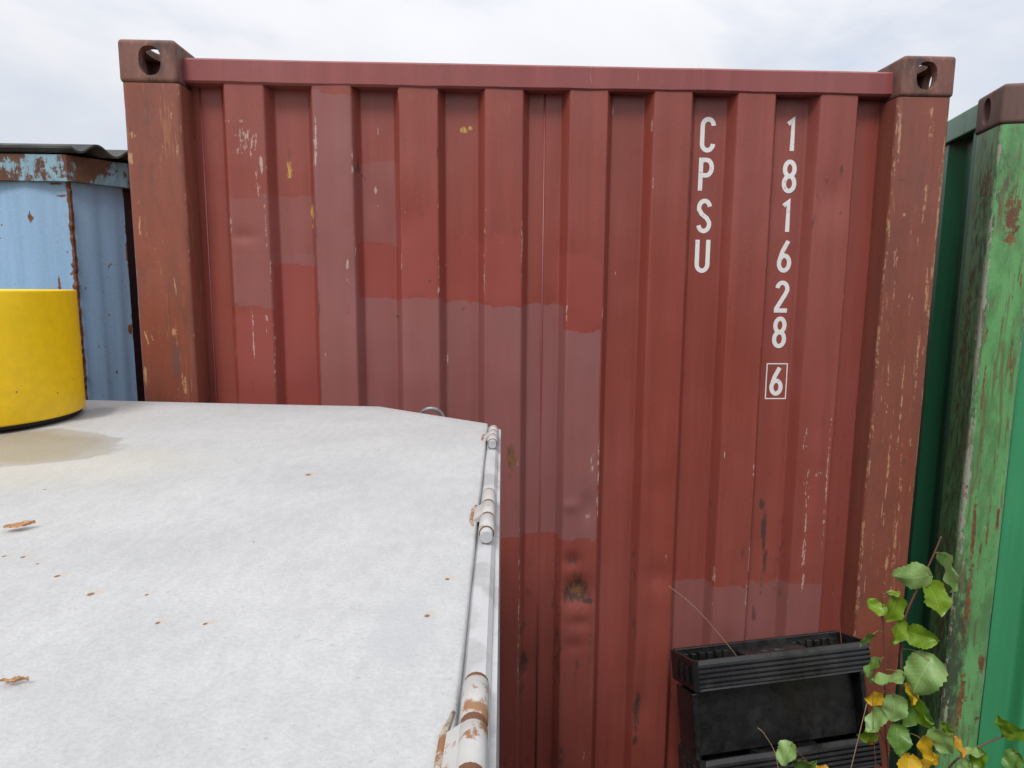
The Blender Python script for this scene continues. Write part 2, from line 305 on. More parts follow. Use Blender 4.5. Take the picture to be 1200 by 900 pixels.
def splat(A, ch, x, z, cx, cz, rx, rz, s=1.0, ang=0.0):
    """adds one soft elongated mark to channel ch"""
    m = (abs(x-cx) < rx*3+rz*abs(math.sin(ang))*3) & (abs(z-cz) < rz*3+rx*abs(math.sin(ang))*3)
    dx, dz = x[m]-cx, z[m]-cz; c, q = math.cos(ang), math.sin(ang)
    u, w = dx*c+dz*q, dz*c-dx*q
    A[m, ch] = np.maximum(A[m, ch], s*np.exp(-((abs(u)/rx)**2.5+(abs(w)/rz)**2.5)))
def rect(A, ch, x, z, x0, z1, x1, z0, s=1.0, soft=.006, wob=.010, seed=1):
    st = np.random.RandomState(seed+300).rand(400); q = st[(np.floor((x+.3*st[0])/.052)).astype(int) % 400]
    n = (vnoise(x, z, 40, seed, 3)-.5)*wob*.9+(q-.5)*wob*1.1
    d = np.minimum(np.minimum(x-x0, x1-x), np.minimum(z-z0, z1-z)+n*1.6)+n*.15
    A[:, ch] = np.maximum(A[:, ch], s*np.clip(.5+d/soft*.5, 0, 1))

# ------------------------------------------------------------------ ground
mesh_obj('ground', [(-400, -400, GZ), (400, -400, GZ), (400, 400, GZ), (-400, 400, GZ)], [(0, 1, 2, 3)], 'gravel')['kind'] = 'structure'

# ------------------------------------------------------------------ shipping containers
def casting_mesh(name, mat):
    """hollow corner casting with one hole in the end, one in the side and one in the top face; origin at its outer top corner, x and y inwards"""
    def tmp(bm):
        me = bpy.data.meshes.new('tmp'); bm.to_mesh(me); bm.free(); o = bpy.data.objects.new('tmp', me); col.objects.link(o); return o
    def cube(x0, x1, y0, y1, z0, z1, b=0):
        bm = bmesh.new(); bmesh.ops.create_cube(bm, size=1)
        for v in bm.verts: v.co = Vector(((x0+x1)/2+v.co.x*(x1-x0), (y0+y1)/2+v.co.y*(y1-y0), (z0+z1)/2+v.co.z*(z1-z0)))
        if b:
            bmesh.ops.bevel(bm, geom=bm.edges[:], offset=b, segments=4, profile=.5, affect='EDGES')
        return bm
    def hole(axis, c, ra, rb, h=.09):
        bm = bmesh.new(); n = 28; base = []
        for k in range(n):
            a = 2*math.pi*k/n; ca, sa = math.cos(a), math.sin(a)
            base.append((ra*math.copysign(abs(ca)**.8, ca), rb*math.copysign(abs(sa)**.8, sa)))
        L = []
        for s in (-h/2, h/2):
            r = []
            for (p, q) in base:
                co = {'y': (c[0]+p, c[1]+s, c[2]+q), 'x': (c[0]+s, c[1]+p, c[2]+q), 'z': (c[0]+p, c[1]+q, c[2]+s)}[axis]
                r.append(bm.verts.new(co))
            L.append(r)
        bm.faces.new(L[0]); bm.faces.new(L[1])
        for k in range(n): bm.faces.new((L[0][k], L[0][(k+1) % n], L[1][(k+1) % n], L[1][k]))
        bmesh.ops.recalc_face_normals(bm, faces=bm.faces[:]); return bm
    o = tmp(cube(0, .162, 0, .178, -.118, 0, .012)); cut = []
    for b in (cube(.022, .134, .026, .150, -.105, -.020), hole('y', (.089, .0, -.058), .031, .040), hole('x', (.0, .101, -.058), .026, .040), hole('z', (.085, .092, 0), .034, .058)):
        c = tmp(b); md = o.modifiers.new('b', 'BOOLEAN'); md.object = c; md.operation = 'DIFFERENCE'; md.solver = 'EXACT'; cut.append(c)
    dg = bpy.context.evaluated_depsgraph_get(); me = bpy.data.meshes.new_from_object(o.evaluated_get(dg)); me.name = name
    for c in cut+[o]:
        d = c.data; bpy.data.objects.remove(c); bpy.data.meshes.remove(d)
    me.materials.clear(); me.materials.append(MT[mat]); me.polygons.foreach_set('use_smooth', [False]*len(me.polygons))
    return me

W, L, H = 2.438, 6.058, 2.591
RX0, RP, RW, SL = .272, .2557, .115, .020        # first ridge, pitch, ridge width, slope width
YR, YC = .055, .100                                # ridge and recess planes
def wall_y(x):
    u = (x-RX0) % RP
    y = np.where(u <= RW, YR, np.where(u <= RW+SL, YR+(u-RW)/SL*(YC-YR), np.where(u <= RP-SL, YC, YC-(u-(RP-SL))/SL*(YC-YR))))
    return np.where((x < RX0-SL) | (x > RX0+7*RP+RW+SL), YC, y)

def post_grid(name, x0, x1, parent, mat, marks, seed, z0=.118, z1=2.473, depth=.16, mirror=False, edge_wear=.55, side_marks=None):
    """corner post: folded section with rounded front corners, dense enough to carry its scratches"""
    r = .014; prof = [(x0, depth)]+[(x0, depth-(depth-.02)*k/20) for k in range(1, 20)]
    prof += [(x0+r-r*math.cos(a), .004+r-r*math.sin(a)) for a in np.linspace(0, math.pi/2, 6)]
    n = int((x1-x0-2*r)/.003); prof += [(x0+r+(x1-x0-2*r)*k/n, .004) for k in range(1, n)]
    prof += [(x1-r+r*math.sin(a), .004+r-r*math.cos(a)) for a in np.linspace(0, math.pi/2, 6)]
    prof += [(x1, .02+(depth-.02)*k/20) for k in range(1, 21)]
    p = np.array(prof); s = np.concatenate([[0], np.cumsum(np.hypot(*np.diff(p, axis=0).T))]); zs = np.arange(z0, z1+.001, .005); zs[-1] = z1
    X = np.repeat(p[:, 0], len(zs)); Y = np.repeat(p[:, 1], len(zs)); S = np.repeat(s, len(zs)); Z = np.tile(zs, len(p))
    front = Y < .019
    A = np.zeros((len(X), 4)); T = np.zeros((len(X), 4))
    n1 = vnoise(S*3, Z, 12, seed, 4)
    for xe in (x0, x1):
        A[:, 2] = np.maximum(A[:, 2], edge_wear*np.exp(-((X-xe)/.008)**2)*np.exp(-((Y-.004)/.012)**2)*(.35+.9*n1))
    for (t, cx, cz, rx, rz, st, an) in marks:
        B = A if t != 'y' else T; ch = {'r': 1, 'l': 2, 'd': 3, 'p': 0, 'y': 1}[t]
        sel = front; xx = np.where(sel, X, 99); splat(B, ch, xx, Z, cx, cz, rx, rz, st, an)
    for (t, cy, cz, ry, rz, st) in (side_marks or []):
        ch = {'r': 1, 'l': 2, 'd': 3}[t]; yy = np.where((X < x0+.01), Y, 99); splat(A, ch, yy, Z, cy, cz, ry, rz, st, 0)
    Yd = Y+(vnoise(X, Z, 5, seed+5, 3)-.5)*.005*front
    return grid_mesh(name, np.stack([X, Yd, Z], 1), grid_faces(len(p), len(zs))[:, ::-1], mat, parent, {'wear': A, 'tint': T})

def corrug(name, parent, mat, n, step, depth, place, z0, z1):
    """plain pressed sheet; place(u, d, z) turns running length, depth and height into a point"""
    us = []; u = 0
    for k in range(n):
        for (a, d) in ((0, 0), (.26, 0), (.48, 1), (.74, 1)): us.append((u+a*step, d*depth))
        u += step*.96
    V = []; F = []
    for (a, d) in us: V += [place(a, d, z0), place(a, d, z1)]
    for i in range(len(us)-1): F.append((2*i, 2*i+2, 2*i+3, 2*i+1))
    return mesh_obj(name, V, F, mat, parent)

def container(root, mats, red):
    cast = casting_mesh('corner_casting', mats['cast'])
    for (sx, sy, sz) in [(a, b, c) for a in (0, 1) for b in (0, 1) for c in (0, 1)]:
        o = link('corner_casting', cast, root, (W if sx else 0, L if sy else 0, 0 if sz else H))
        o.scale = (-1 if sx else 1, -1 if sy else 1, -1 if sz else 1)
    # rails
    def rail(name, x0, x1, y0, y1, z0, z1, mat, wob=.0, seed=0):
        xs = np.linspace(x0, x1, 160); n = len(xs)
        dn = (vnoise(xs, xs*0, 3, seed, 3)-.5)*wob; dz = (vnoise(xs, xs*0+3, 6, seed+1, 3)-.5)*wob
        b = .006; prof = [(y0+b, z1), (y0, z1-b), (y0, z0+b), (y0+b, z0), (y1, z0), (y1, z1)]; V = []; F = []
        for i, x in enumerate(xs):
            for (y, z) in prof: V.append((x, y+(dn[i] if y < y1 else 0), z+(dz[i] if z < (z0+z1)/2 else dz[i]*.2)))
        for i in range(n-1):
            for k in range(6): F.append((i*6+k, i*6+(k+1) % 6, (i+1)*6+(k+1) % 6, (i+1)*6+k))
        return mesh_obj(name, V, [f[::-1] for f in F], mat, root)
    rail('top_rail', .160, W-.160, .050, .112, 2.488, 2.558, mats['rail'], .006, 3)
    rail('bottom_rail', .160, W-.160, .045, .115, .012, .16, mats['rail'], .004, 9)
    for x0, x1 in ((.006, .066), (W-.066, W-.006)):
        MB().box(x0, x1, .176, L-.176, 2.50, 2.578, .004).obj('top_side_rail', mats['rail'], root)
        MB().box(x0, x1, .176, L-.176, .012, .16, .004).obj('bottom_side_rail', mats['rail'], root)
    MB().box(.162, W-.162, L-.11, L-.03, 2.475, 2.575, .004).obj('door_header', mats['rail'], root)
    # side walls, roof, floor, doors
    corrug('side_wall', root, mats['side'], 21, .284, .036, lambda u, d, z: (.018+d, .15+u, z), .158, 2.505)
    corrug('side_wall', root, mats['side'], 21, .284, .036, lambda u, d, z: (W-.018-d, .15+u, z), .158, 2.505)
    corrug('roof_sheet', root, mats['side'], 28, .209, .02, lambda u, d, z: (z, .15+u, 2.568-d), .04, W-.04)
    MB().box(.06, W-.06, .11, L-.12, .12, .15).obj('floor', 'timber', root)
    for s in (0, 1):
        x0, x1 = (.17, W/2-.004) if s == 0 else (W/2+.004, W-.17)
        d = MB().box(x0, x1, L-.08, L-.045, .165, 2.47, .004).obj('door', mats['wall'], root)
        for q in (.25, .75):
            x = x0+(x1-x0)*q; MB().tube([(x, L-.02, .1), (x, L-.02, 2.53)], .017).obj('locking_bar', 'steel', d)
    for x in (0.003, W-.165): MB().box(x, x+.162, L-.15, L-.004, .118, 2.473, .004).obj('corner_post', mats['postplain'], root)

# ---- the red one
red = empty('shipping_container', 'red brown shipping container end wall with white vertical lettering and pale repainted patches', 'container')
container(red, dict(cast='casting', rail='red_rail', side='red_rail', wall='red_rail', postplain='red_rail'), True)
def red_end_wall():
    fold = [];
    for k in range(8):
        a = RX0+k*RP; fold += [a-SL, a, a+RW, a+RW+SL]
    xs = set(np.round(np.arange(.150, 2.2901, .004), 4))
    xs = np.array(sorted(set([x for x in xs if min(abs(x-f) for f in fold) > .0022]) | set(fold) | set(f+e for f in fold for e in (-.002, .002))))
    zs = np.concatenate([np.arange(.13, .25, .03), np.arange(.25, 2.4925, .0045)])
    X = np.repeat(xs, len(zs)); Z = np.tile(zs, len(xs))
    # rounded folds: average the profile over a few millimetres
    Y = sum(wall_y(X+e) for e in (-.003, -.0015, 0, .0015, .003))/5
    ridge = Y < .066
    # sheet waviness and knocks
    Y = Y+(vnoise(X, Z, 3.2, 11, 3)-.5)*.009*np.clip((2.46-Z)/.2, 0, 1)+(vnoise(X*2.5, Z, 5, 12, 2)-.5)*.003
    for (cx, cz, rx, rz, d) in ((1.345, .90, .05, .055, .022), (1.33, 1.01, .03, .03, .010), (1.355, .79, .04, .024, .006), (1.34, .71, .035, .026, .004), (1.375, 1.19, .025, .05, .007),
                                (1.32, 1.20, .03, .02, -.004), (2.11, 2.19, .05, .08, .008), (.80, 2.08, .05, .1, .005), (1.60, 1.25, .05, .06, .004), (1.62, .95, .05, .05, .008),
                                (1.18, .62, .03, .06, .008), (1.05, .95, .05, .06, .006), (.31, 2.05, .04, .02, .004), (1.86, .70, .05, .06, .006), (1.57, .48, .03, .07, .010)):
        Y = Y+d*np.exp(-((X-cx)/rx)**2-((Z-cz)/rz)**2)
    A = np.zeros((len(X), 4)); T = np.zeros((len(X), 4))
    for i, q in enumerate(((.251, 2.169, .392, 1.837), (.392, 2.176, .522, 1.968), (.524, 2.47, .650, 1.35), (.65, 2.28, .772, 2.035), (.64, 1.865, .775, 1.35), (.768, 1.865, .912, 1.35),
                           (.905, 1.858, 1.040, 1.2), (1.034, 1.842, 1.162, 1.093), (1.158, 1.850, 1.288, 1.094), (1.284, 1.767, 1.404, 1.085), (1.671, .919, 1.80, .60), (1.79, .915, 1.93, .60), (1.92, .912, 2.05, .60), (2.03, .918, 2.176, .60))):
        rect(A, 0, X, Z, *q, seed=20+i, wob=.007)
    T[:, 2] = np.where(X < .65, .62, np.where(X < .912, .78, np.where(Z > 1.0, .92, .72))); T[:, 2] = np.where((X < .775) & (Z > 2.0), .4, T[:, 2]); T[:, 2] = np.where((X > .52) & (X < .65), .75, T[:, 2])
    low = (vnoise(X, Z, 2.2, 31, 3)-.35)*.5; A[:, 0] = np.maximum(A[:, 0], np.where((X < .78) & (Z > 2.0) & ~ridge, np.clip(low, 0, .3), 0))
    for q in ((.655, 2.026, .760, 1.865), (.768, 2.13, .885, 1.865), (.25, 1.836, .385, 1.35), (.39, 1.966, .525, 1.35), (.905, 2.05, 1.16, 1.86), (1.26, 2.0, 1.41, 1.77)):
        rect(T, 0, X, Z, *q, soft=.05, wob=.02, seed=41)
    # chipped fold edges
    fold = np.array(fold); n1 = vnoise(X*.5, Z, 9, 51, 4); n2 = vnoise(X*.5, Z, 2.0, 52, 3)
    for k, f in enumerate(fold):
        if k % 4 not in (1, 2): continue
        e = np.exp(-((X-f)/.0042)**2); g = np.clip((n1-.42)*4, 0, 1)*np.clip((n2-.38)*5, 0, 1)
        A[:, 2] = np.maximum(A[:, 2], .40*e*g); A[:, 1] = np.maximum(A[:, 1], .55*e*g*np.clip((n2-.45)*6, 0, 1))
    S = lambda ch, cx, cz, rx, rz, s=1, an=0: splat(A, ch, X, Z, cx, cz, rx, rz, s, an)
    S(2, .329, 2.325, .035, .045, .42); S(2, .312, 2.30, .03, .012, .46); S(2, .330, 2.345, .04, .008, .45); S(2, .372, 2.262, .006, .03, 1); S(2, .36, 2.20, .01, .05, .4); S(2, .30, 2.385, .04, .003, .55)
    S(2, .534, 2.31, .006, .07, .55); S(2, .536, 2.38, .004, .03, .5); S(2, .702, 2.195, .005, .01, .7); S(2, .71, 2.15, .015, .004, .55, .2); S(2, .797, 2.125, .003, .012, .6)
    for (x, z, rx, rz) in ((.443, 2.254, .008, .022), (.511, 2.125, .007, .026), (.511, 2.085, .005, .008), (.975, 2.378, .009, .010), (.995, 2.385, .006, .006)): splat(T, 1, X, Z, x, z, rx, rz, 1, .05)
    S(1, 1.125, 1.365, .018, .05, .75); S(1, 1.118, 1.30, .012, .03, .45); S(2, 1.385, 1.345, .012, .04, .36); S(2, 1.375, 1.17, .012, .02, .34)
    S(3, 1.345, .90, .045, .042, 1); S(1, 1.350, .905, .035, .045, .55); S(3, 1.385, .868, .02, .010, .9); S(3, 1.33, 1.01, .022, .02, .6); S(3, 1.345, .96, .03, .02, .5); S(1, 1.35, .82, .045, .05, .38)
    S(3, 1.172, .635, .018, .045, .75); S(3, 1.17, .758, .018, .022, .5); S(3, 1.17, .54, .015, .02, .55); S(3, 1.27, 1.04, .02, .03, .35); S(3, 1.285, .70, .018, .25, .38); S(3, 1.562, .472, .016, .07, .8); S(3, 1.30, .30, .02, .06, .7); S(3, 1.56, .36, .012, .02, .7)
    S(2, 1.408, 1.27, .003, .19, .62); S(1, 1.403, .75, .008, .16, .42); S(2, 1.155, .8, .004, .4, .40); S(2, 1.40, 1.02, .003, .08, .4)
    S(3, 1.972, 1.19, .012, .025, .9); S(3, 1.984, 1.09, .011, .09, .85); S(3, 1.993, .98, .009, .06, .8); S(1, 1.985, .90, .008, .06, .55); S(3, 1.968, .80, .01, .05, .6); S(3, 1.90, 1.03, .012, .05, .4); S(3, 1.95, 1.4, .03, .06, .2)
    S(2, 1.921, 1.02, .003, .05, .8); S(2, 1.917, .90, .003, .06, .7); S(1, 1.925, .862, .012, .02, .62); S(2, 1.918, 1.32, .002, .05, .6); S(1, 1.93, .78, .006, .04, .5)
    S(2, 2.10, 1.28, .014, .06, .34); S(2, 2.105, 1.10, .010, .16, .42); S(2, 2.108, .93, .006, .05, .5); S(2, 2.085, 1.42, .01, .05, .36); S(2, 2.166, 1.25, .004, .30, .55); S(1, 2.168, 1.1, .007, .25, .42); S(1, 2.145, .70, .02, .02, .6); S(2, 2.14, 1.30, .018, .012, .34, .6)
    for (x, z, rx, rz, st) in ((1.158, .62, .006, .30, .55), (1.165, .50, .012, .12, .5), (1.395, .62, .008, .22, .5), (1.30, .50, .012, .16, .42), (1.52, .62, .008, .2, .42), (1.548, .75, .006, .1, .5), (1.66, .62, .006, .2, .5), (1.06, .5, .02, .1, .36), (1.925, 1.1, .005, .12, .45)): S(1, x, z, rx, rz, st)
    for (x, z, rx, rz, st) in ((1.19, .9, .02, .2, .32), (1.28, .85, .02, .25, .4), (1.54, .9, .02, .25, .3), (1.79, 1.1, .02, .3, .26), (1.34, .62, .05, .10, .28), (2.04, 1.0, .02, .3, .3), (1.99, 1.3, .03, .15, .25), (2.24, 1.2, .03, .4, .25)): S(3, x, z, rx, rz, st)
    S(3, 2.072, 2.19, .010, .05, .5, .3); S(3, 2.10, 2.235, .03, .010, .45, -.3); S(3, 2.14, 2.26, .008, .03, .45); S(3, 2.066, 2.12, .008, .035, .5, -.25); S(3, 2.15, 2.14, .012, .008, .5, .6); S(3, 2.25, 2.36, .03, .015, .3)
    S(1, .264, 2.0, .005, .22, .52); S(2, .262, 1.72, .005, .13, .55); S(1, .262, 1.6, .006, .09, .5); S(2, .326, 1.75, .002, .085, .8); S(3, .318, 1.60, .006, .04, .5); S(2, .368, 1.78, .003, .05, .55); S(2, .378, 2.1, .003, .09, .5); S(3, .28, 1.845, .012, .008, .5)
    S(3, .53, 2.10, .006, .06, .6); S(3, .528, 1.85, .006, .12, .55); S(2, .62, 1.95, .006, .05, .35); S(1, .625, 2.0, .006, .07, .42); S(3, .62, 1.83, .004, .02, .5); S(3, .652, 2.262, .01, .03, .6); S(3, .668, 2.235, .016, .003, .8, -.8); S(3, .68, 2.33, .03, .03, .25)
    S(3, .764, 1.81, .006, .006, 1); S(3, .87, 1.919, .005, .006, .9); S(3, .728, 1.81, .012, .003, .4); S(3, .80, 2.33, .005, .03, .45); S(3, .897, 2.3, .003, .02, .6); S(3, .97, 1.835, .03, .008, .4); S(3, 1.24, 1.85, .02, .008, .4)
    # shade under the top rail put into the colour; blotchy darkening towards the foot
    A[:, 3] = np.maximum(A[:, 3], np.clip((Z-2.472)/.02, 0, 1)*.45*vnoise(X, Z, 20, 61, 3)); A[:, 3] = np.maximum(A[:, 3], np.clip((.42-Z)/.25, 0, 1)*.65*vnoise(X, Z, 6, 62, 4))
    rs = np.random.RandomState(5)
    for k in range(70): S(2 if k % 2 else 3, rs.uniform(.2, 2.25), rs.uniform(.3, 2.45), rs.uniform(.0015, .004), rs.uniform(.002, .03), rs.uniform(.35, .6))
    grid_mesh('end_wall', np.stack([X, Y, Z], 1), grid_faces(len(xs), len(zs)), 'red', red, {'wear': A, 'tint': T})
    G = Y.reshape(len(xs), len(zs))
    def at(x, z):
        i = min(max(int(np.searchsorted(xs, x))-1, 0), len(xs)-2); j = min(max(int(np.searchsorted(zs, z))-1, 0), len(zs)-2)
        a = (x-xs[i])/(xs[i+1]-xs[i]); b = (z-zs[j])/(zs[j+1]-zs[j])
        return float((G[i, j]*(1-a)+G[i+1, j]*a)*(1-b)+(G[i, j+1]*(1-a)+G[i+1, j+1]*a)*b)
    return at
sheet_y = red_end_wall()
for x in (.186, 1.222):
    MB().tube([(x, YC-.001, .16), (x+.0008, YC-.0015, .9), (x, YC-.001, 1.6), (x+.0005, YC-.001, 2.485)], .0028, 6).obj('weld_seam', 'red_rail', red, True)
rs = random.Random(3)
LM = [('d', .075, 2.40, .022, .05, .5, 0), ('d', .078, 2.30, .020, .05, .42, 0), ('d', .08, 2.22, .018, .06, .48, 0), ('l', .151, 2.29, .004, .022, .9, 0), ('l', .014, 2.265, .010, .018, .7, .2), ('l', .022, 2.33, .012, .010, .5, 0),
      ('l', .03, 2.10, .006, .09, .42, 0), ('d', .110, 1.684, .013, .065, .95, 0), ('l', .108, 1.765, .010, .015, .6, 0), ('l', .027, 1.748, .003, .016, .75, .3), ('l', .045, 1.742, .003, .018, .75, .35), ('l', .036, 1.766, .008, .003, .7, .2), ('l', .036, 1.728, .008, .003, .7, .2),
      ('l', .015, 1.63, .010, .03, .6, 0), ('l', .12, 1.90, .003, .03, .6, .1), ('l', .075, 2.02, .012, .05, .3, 0), ('d', .15, 2.45, .02, .015, .5, 0), ('l', .13, 1.60, .01, .05, .4, 0), ('l', .095, 2.16, .03, .004, .38, .1), ('d', .05, 1.9, .03, .1, .25, 0)]
RM = [('l', 2.283, 2.36, .003, .10, .75, 0), ('l', 2.375, 2.43, .007, .02, .6, 0), ('l', 2.38, 2.37, .008, .04, .55, 0), ('d', 2.30, 2.233, .022, .004, .8, -.1), ('d', 2.40, 2.235, .02, .003, .7, .05), ('l', 2.425, 2.1, .006, .5, .52, 0), ('l', 2.43, 1.5, .005, .5, .62, 0),
      ('l', 2.378, 2.16, .006, .06, .7, 0), ('l', 2.323, 2.13, .018, .006, .4, 0), ('l', 2.40, 1.69, .004, .16, .55, 0), ('l', 2.36, 1.55, .004, .2, .48, 0), ('l', 2.31, 1.6, .004, .25, .42, 0), ('l', 2.335, 1.3, .004, .25, .45, 0), ('d', 2.385, 1.355, .008, .014, .8, .3),
      ('l', 2.38, 1.15, .006, .25, .48, 0), ('l', 2.30, 2.0, .012, .05, .34, 0), ('l', 2.41, 1.9, .010, .08, .45, .05), ('l', 2.36, 1.86, .012, .04, .36, 0), ('d', 2.29, .95, .02, .15, .35, 0), ('l', 2.405, 1.42, .012, .02, .6, .5), ('l', 2.36, 1.0, .008, .1, .4, 0)]
for k in range(26):
    RM.append(('l', rs.uniform(2.28, 2.43), rs.uniform(.7, 2.2), rs.uniform(.001, .002), rs.uniform(.02, .10), rs.uniform(.35, .55), rs.uniform(-.05, .05)))
    LM.append(('l', rs.uniform(.01, .16), rs.uniform(1.4, 2.4), rs.uniform(.001, .002), rs.uniform(.01, .04), rs.uniform(.25, .42), rs.uniform(-.08, .08)))
post_grid('corner_post', .004, .167, red, 'red_post', LM, 71, edge_wear=.35)
post_grid('corner_post', W-.167, W-.004, red, 'red_post', RM, 72, edge_wear=.55)
# the container number: strokes of paint a millimetre thick on the recessed strips
def arc(cx, cy, rx, ry, a0, a1, n=10): return [(cx+rx*math.cos(R(a0+(a1-a0)*i/n)), cy+ry*math.sin(R(a0+(a1-a0)*i/n))) for i in range(n+1)]
w2 = .17
GL = {'C': [arc(0, .27, w2, .19, 0, 180, 12)[::-1][::-1]+[(-w2, -.27)]+arc(0, -.27, w2, .19, 180, 360, 12)],
      'P': [[(-w2, -.46), (-w2, .46), (0, .46)]+arc(.0, .23, w2, .23, 90, -90, 12)+[(-w2, .0)]],
      'S': [arc(0, .25, w2, .21, 10, 180, 10)+[(-w2*.98, .2), (-.08, .06), (.09, -.07), (w2*.98, -.2)]+arc(0, -.25, w2, .21, 0, -170, 10)],
      'U': [[(-w2, .5), (-w2, -.25)]+arc(0, -.25, w2, .21, 180, 360, 12)+[(w2, .5)]],
      '1': [[(-.13, .33), (.03, .46), (.03, -.5)]],
      '8': [arc(0, .235, w2*.92, .225, 0, 360, 20), arc(0, -.225, w2, .235, 0, 360, 20)],
      '6': [[(.10, .5), (-.07, .17)]+arc(0, -.22, w2, .24, 155, 155+360, 24)],
      '2': [arc(0, .25, w2, .21, 170, -15, 12)+[(.10, .06), (-w2, -.40), (-w2, -.455), (w2+.03, -.455)]]}
def stroke(b, pts, t, h, cx, cz, y, wd=1.0):
    """flat ribbon with mitred joins"""
    P = [Vector((p[0]*h*wd, p[1]*h)) for p in pts]; P = [P[0]]+[P[i] for i in range(1, len(P)) if (P[i]-P[i-1]).length > h*.004]; n = len(P); closed = (P[0]-P[-1]).length < h*.02; Lf = []; Rt = []
    for i in range(n):
        a = P[i-1] if i else (P[-2] if closed else None); c = P[i+1] if i < n-1 else (P[1] if closed else None)
        d1 = (P[i]-a).normalized() if a is not None else None; d2 = (c-P[i]).normalized() if c is not None else None
        d = ((d1 or d2)+(d2 or d1)).normalized(); nn = Vector((-d.y, d.x)); k = 1.0
        if d1 is not None and d2 is not None: k = 1/max(.55, nn.dot(Vector((-d1.y, d1.x))))
        Lf.append(P[i]+nn*t/2*k); Rt.append(P[i]-nn*t/2*k)
    fine = []
    for i in range(n-1):
        m_ = max(1, int((P[i+1]-P[i]).length/.008))
        for k in range(m_): fine.append((Lf[i].lerp(Lf[i+1], k/m_), Rt[i].lerp(Rt[i+1], k/m_)))
    fine.append((Lf[-1], Rt[-1])); V = []
    for i, (l, r_) in enumerate(fine):
        o_ = y+.00004*i/len(fine)*10
        for p in (l, r_): V.append((cx+p.x, sheet_y(cx+p.x, cz+p.y)-.0006-o_, cz+p.y))
        for p in (l, r_): V.append((cx+p.x, sheet_y(cx+p.x, cz+p.y)+.0004-o_, cz+p.y))
    F = []
    for i in range(len(fine)-1):
        a, c = i*4, i*4+4
        F += [(a, a+1, c+1, c), (a, c, c+2, a+2), (a+1, a+3, c+3, c+1)]
    b.add(V, F)
def glyph(ch, x, z, name, h=.104):
    b = MB()
    for i, s in enumerate(GL[ch]): stroke(b, s, .0136, h*.97, x, z, .0005*i)
    return b.obj(name, 'white', red)
for ch, z in zip('CPSU', (2.376, 2.254, 2.130, 2.006)): glyph(ch, 1.731, z, 'painted_letter')
for ch, z in zip('181628', (2.380, 2.254, 2.132, 2.007, 1.879, 1.764)): glyph(ch, 1.996, z, 'painted_digit', .100)
dg = glyph('6', 1.996, 1.604, 'painted_digit', .092)
fb = MB()
stroke(fb, [(0, -.5), (-.29, -.5), (-.29, .5), (.29, .5), (.29, -.5), (0, -.5)], .0035, .115, 1.996, 1.604, 0)
fb.obj('digit_frame', 'white', dg)

# ---- the green one, turned a little towards the camera and standing straight on the ground
green = empty('shipping_container', 'bright green shipping container with rusty scraped corner post beside the red one', 'container', (2.587, .0, GZ), (0, 0, R(-14)))
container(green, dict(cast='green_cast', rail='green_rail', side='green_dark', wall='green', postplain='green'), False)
def green_end_wall():
    xs = np.arange(.150, 2.2901, .005); zs = np.linspace(.13, 2.49, 60)
    X = np.repeat(xs, len(zs)); Z = np.tile(zs, len(xs)); Y = sum(wall_y(X+e) for e in (-.003, 0, .003))/3+(vnoise(X, Z, 3, 81, 3)-.5)*.008
    grid_mesh('end_wall', np.stack([X, Y, Z], 1), grid_faces(len(xs), len(zs)), 'green', green)
green_end_wall()
MB().tube([(.165, .094, .16), (.165, .093, 2.485)], .003, 6).obj('weld_seam', 'green_dark', green, True)
GM = [('l', .006, 1.9, .008, .35, .75, 0), ('l', .010, 1.35, .010, .25, .85, 0), ('r', .045, 1.2, .008, .14, .7, .03), ('r', .05, .95, .012, .2, .6, 0), ('r', .11, 1.25, .006, .05, .8, 0), ('r', .085, 1.2, .005, .05, .6, 0), ('r', .06, 2.2, .03, .12, .62, 0),
      ('r', .14, 2.0, .006, .25, .55, 0), ('d', .02, .75, .045, .35, .85, 0), ('d', .02, 1.0, .03, .2, .6, 0), ('r', .13, 1.4, .006, .3, .52, 0), ('r', .11, .75, .012, .05, .65, 0), ('r', .06, .6, .014, .18, .6, 0), ('r', .12, .55, .02, .01, .7, .2), ('d', .02, 2.3, .05, .1, .55, 0),
      ('r', .10, 1.75, .004, .1, .6, .1), ('r', .03, 1.65, .006, .12, .6, 0), ('d', .10, 1.8, .003, .08, .6, .12), ('d', .13, 1.95, .003, .06, .6, -.15)]
rs = random.Random(9)
for k in range(60): GM.append((rs.choice('rrld'), rs.uniform(.005, .16), rs.uniform(.5, 2.4), rs.uniform(.0015, .005), rs.uniform(.02, .10), rs.uniform(.45, .7), rs.uniform(-.06, .06)))
GS = [('d', .06, 1.7, .12, .9, .5), ('d', .06, 2.2, .09, .3, .55), ('d', .07, .9, .10, .7, .6), ('r', .10, 1.8, .03, .4, .5), ('d', .12, 1.5, .03, .5, .45), ('l', .03, 1.9, .006, .15, .6), ('r', .07, .8, .03, .3, .5), ('r', .05, 2.3, .05, .1, .5), ('l', .06, 2.0, .004, .1, .5)]
post_grid('corner_post', .004, .128, green, 'green_post', GM, 91, edge_wear=.7, side_marks=GS)
post_grid('corner_post', W-.167, W-.004, green, 'green_post', GM[:8], 92)

# added container, out of view behind the camera, to shade the lower red wall
back = empty('shipping_container', 'added unseen dark grey shipping container behind the camera that shades the red wall', 'container', (4.6, -6.5, GZ), (0, 0, R(90)))
container(back, dict(cast='casting', rail='charcoal', side='charcoal', wall='charcoal', postplain='charcoal'), False)
for x in (.003, W-.165): MB().box(x, x+.162, .004, .16, .118, 2.473, .004).obj('corner_post', 'charcoal', back)
corrug('end_wall', back, 'charcoal', 9, .25, .04, lambda u, d, z: (.15+u, .06+d, z), .158, 2.49)

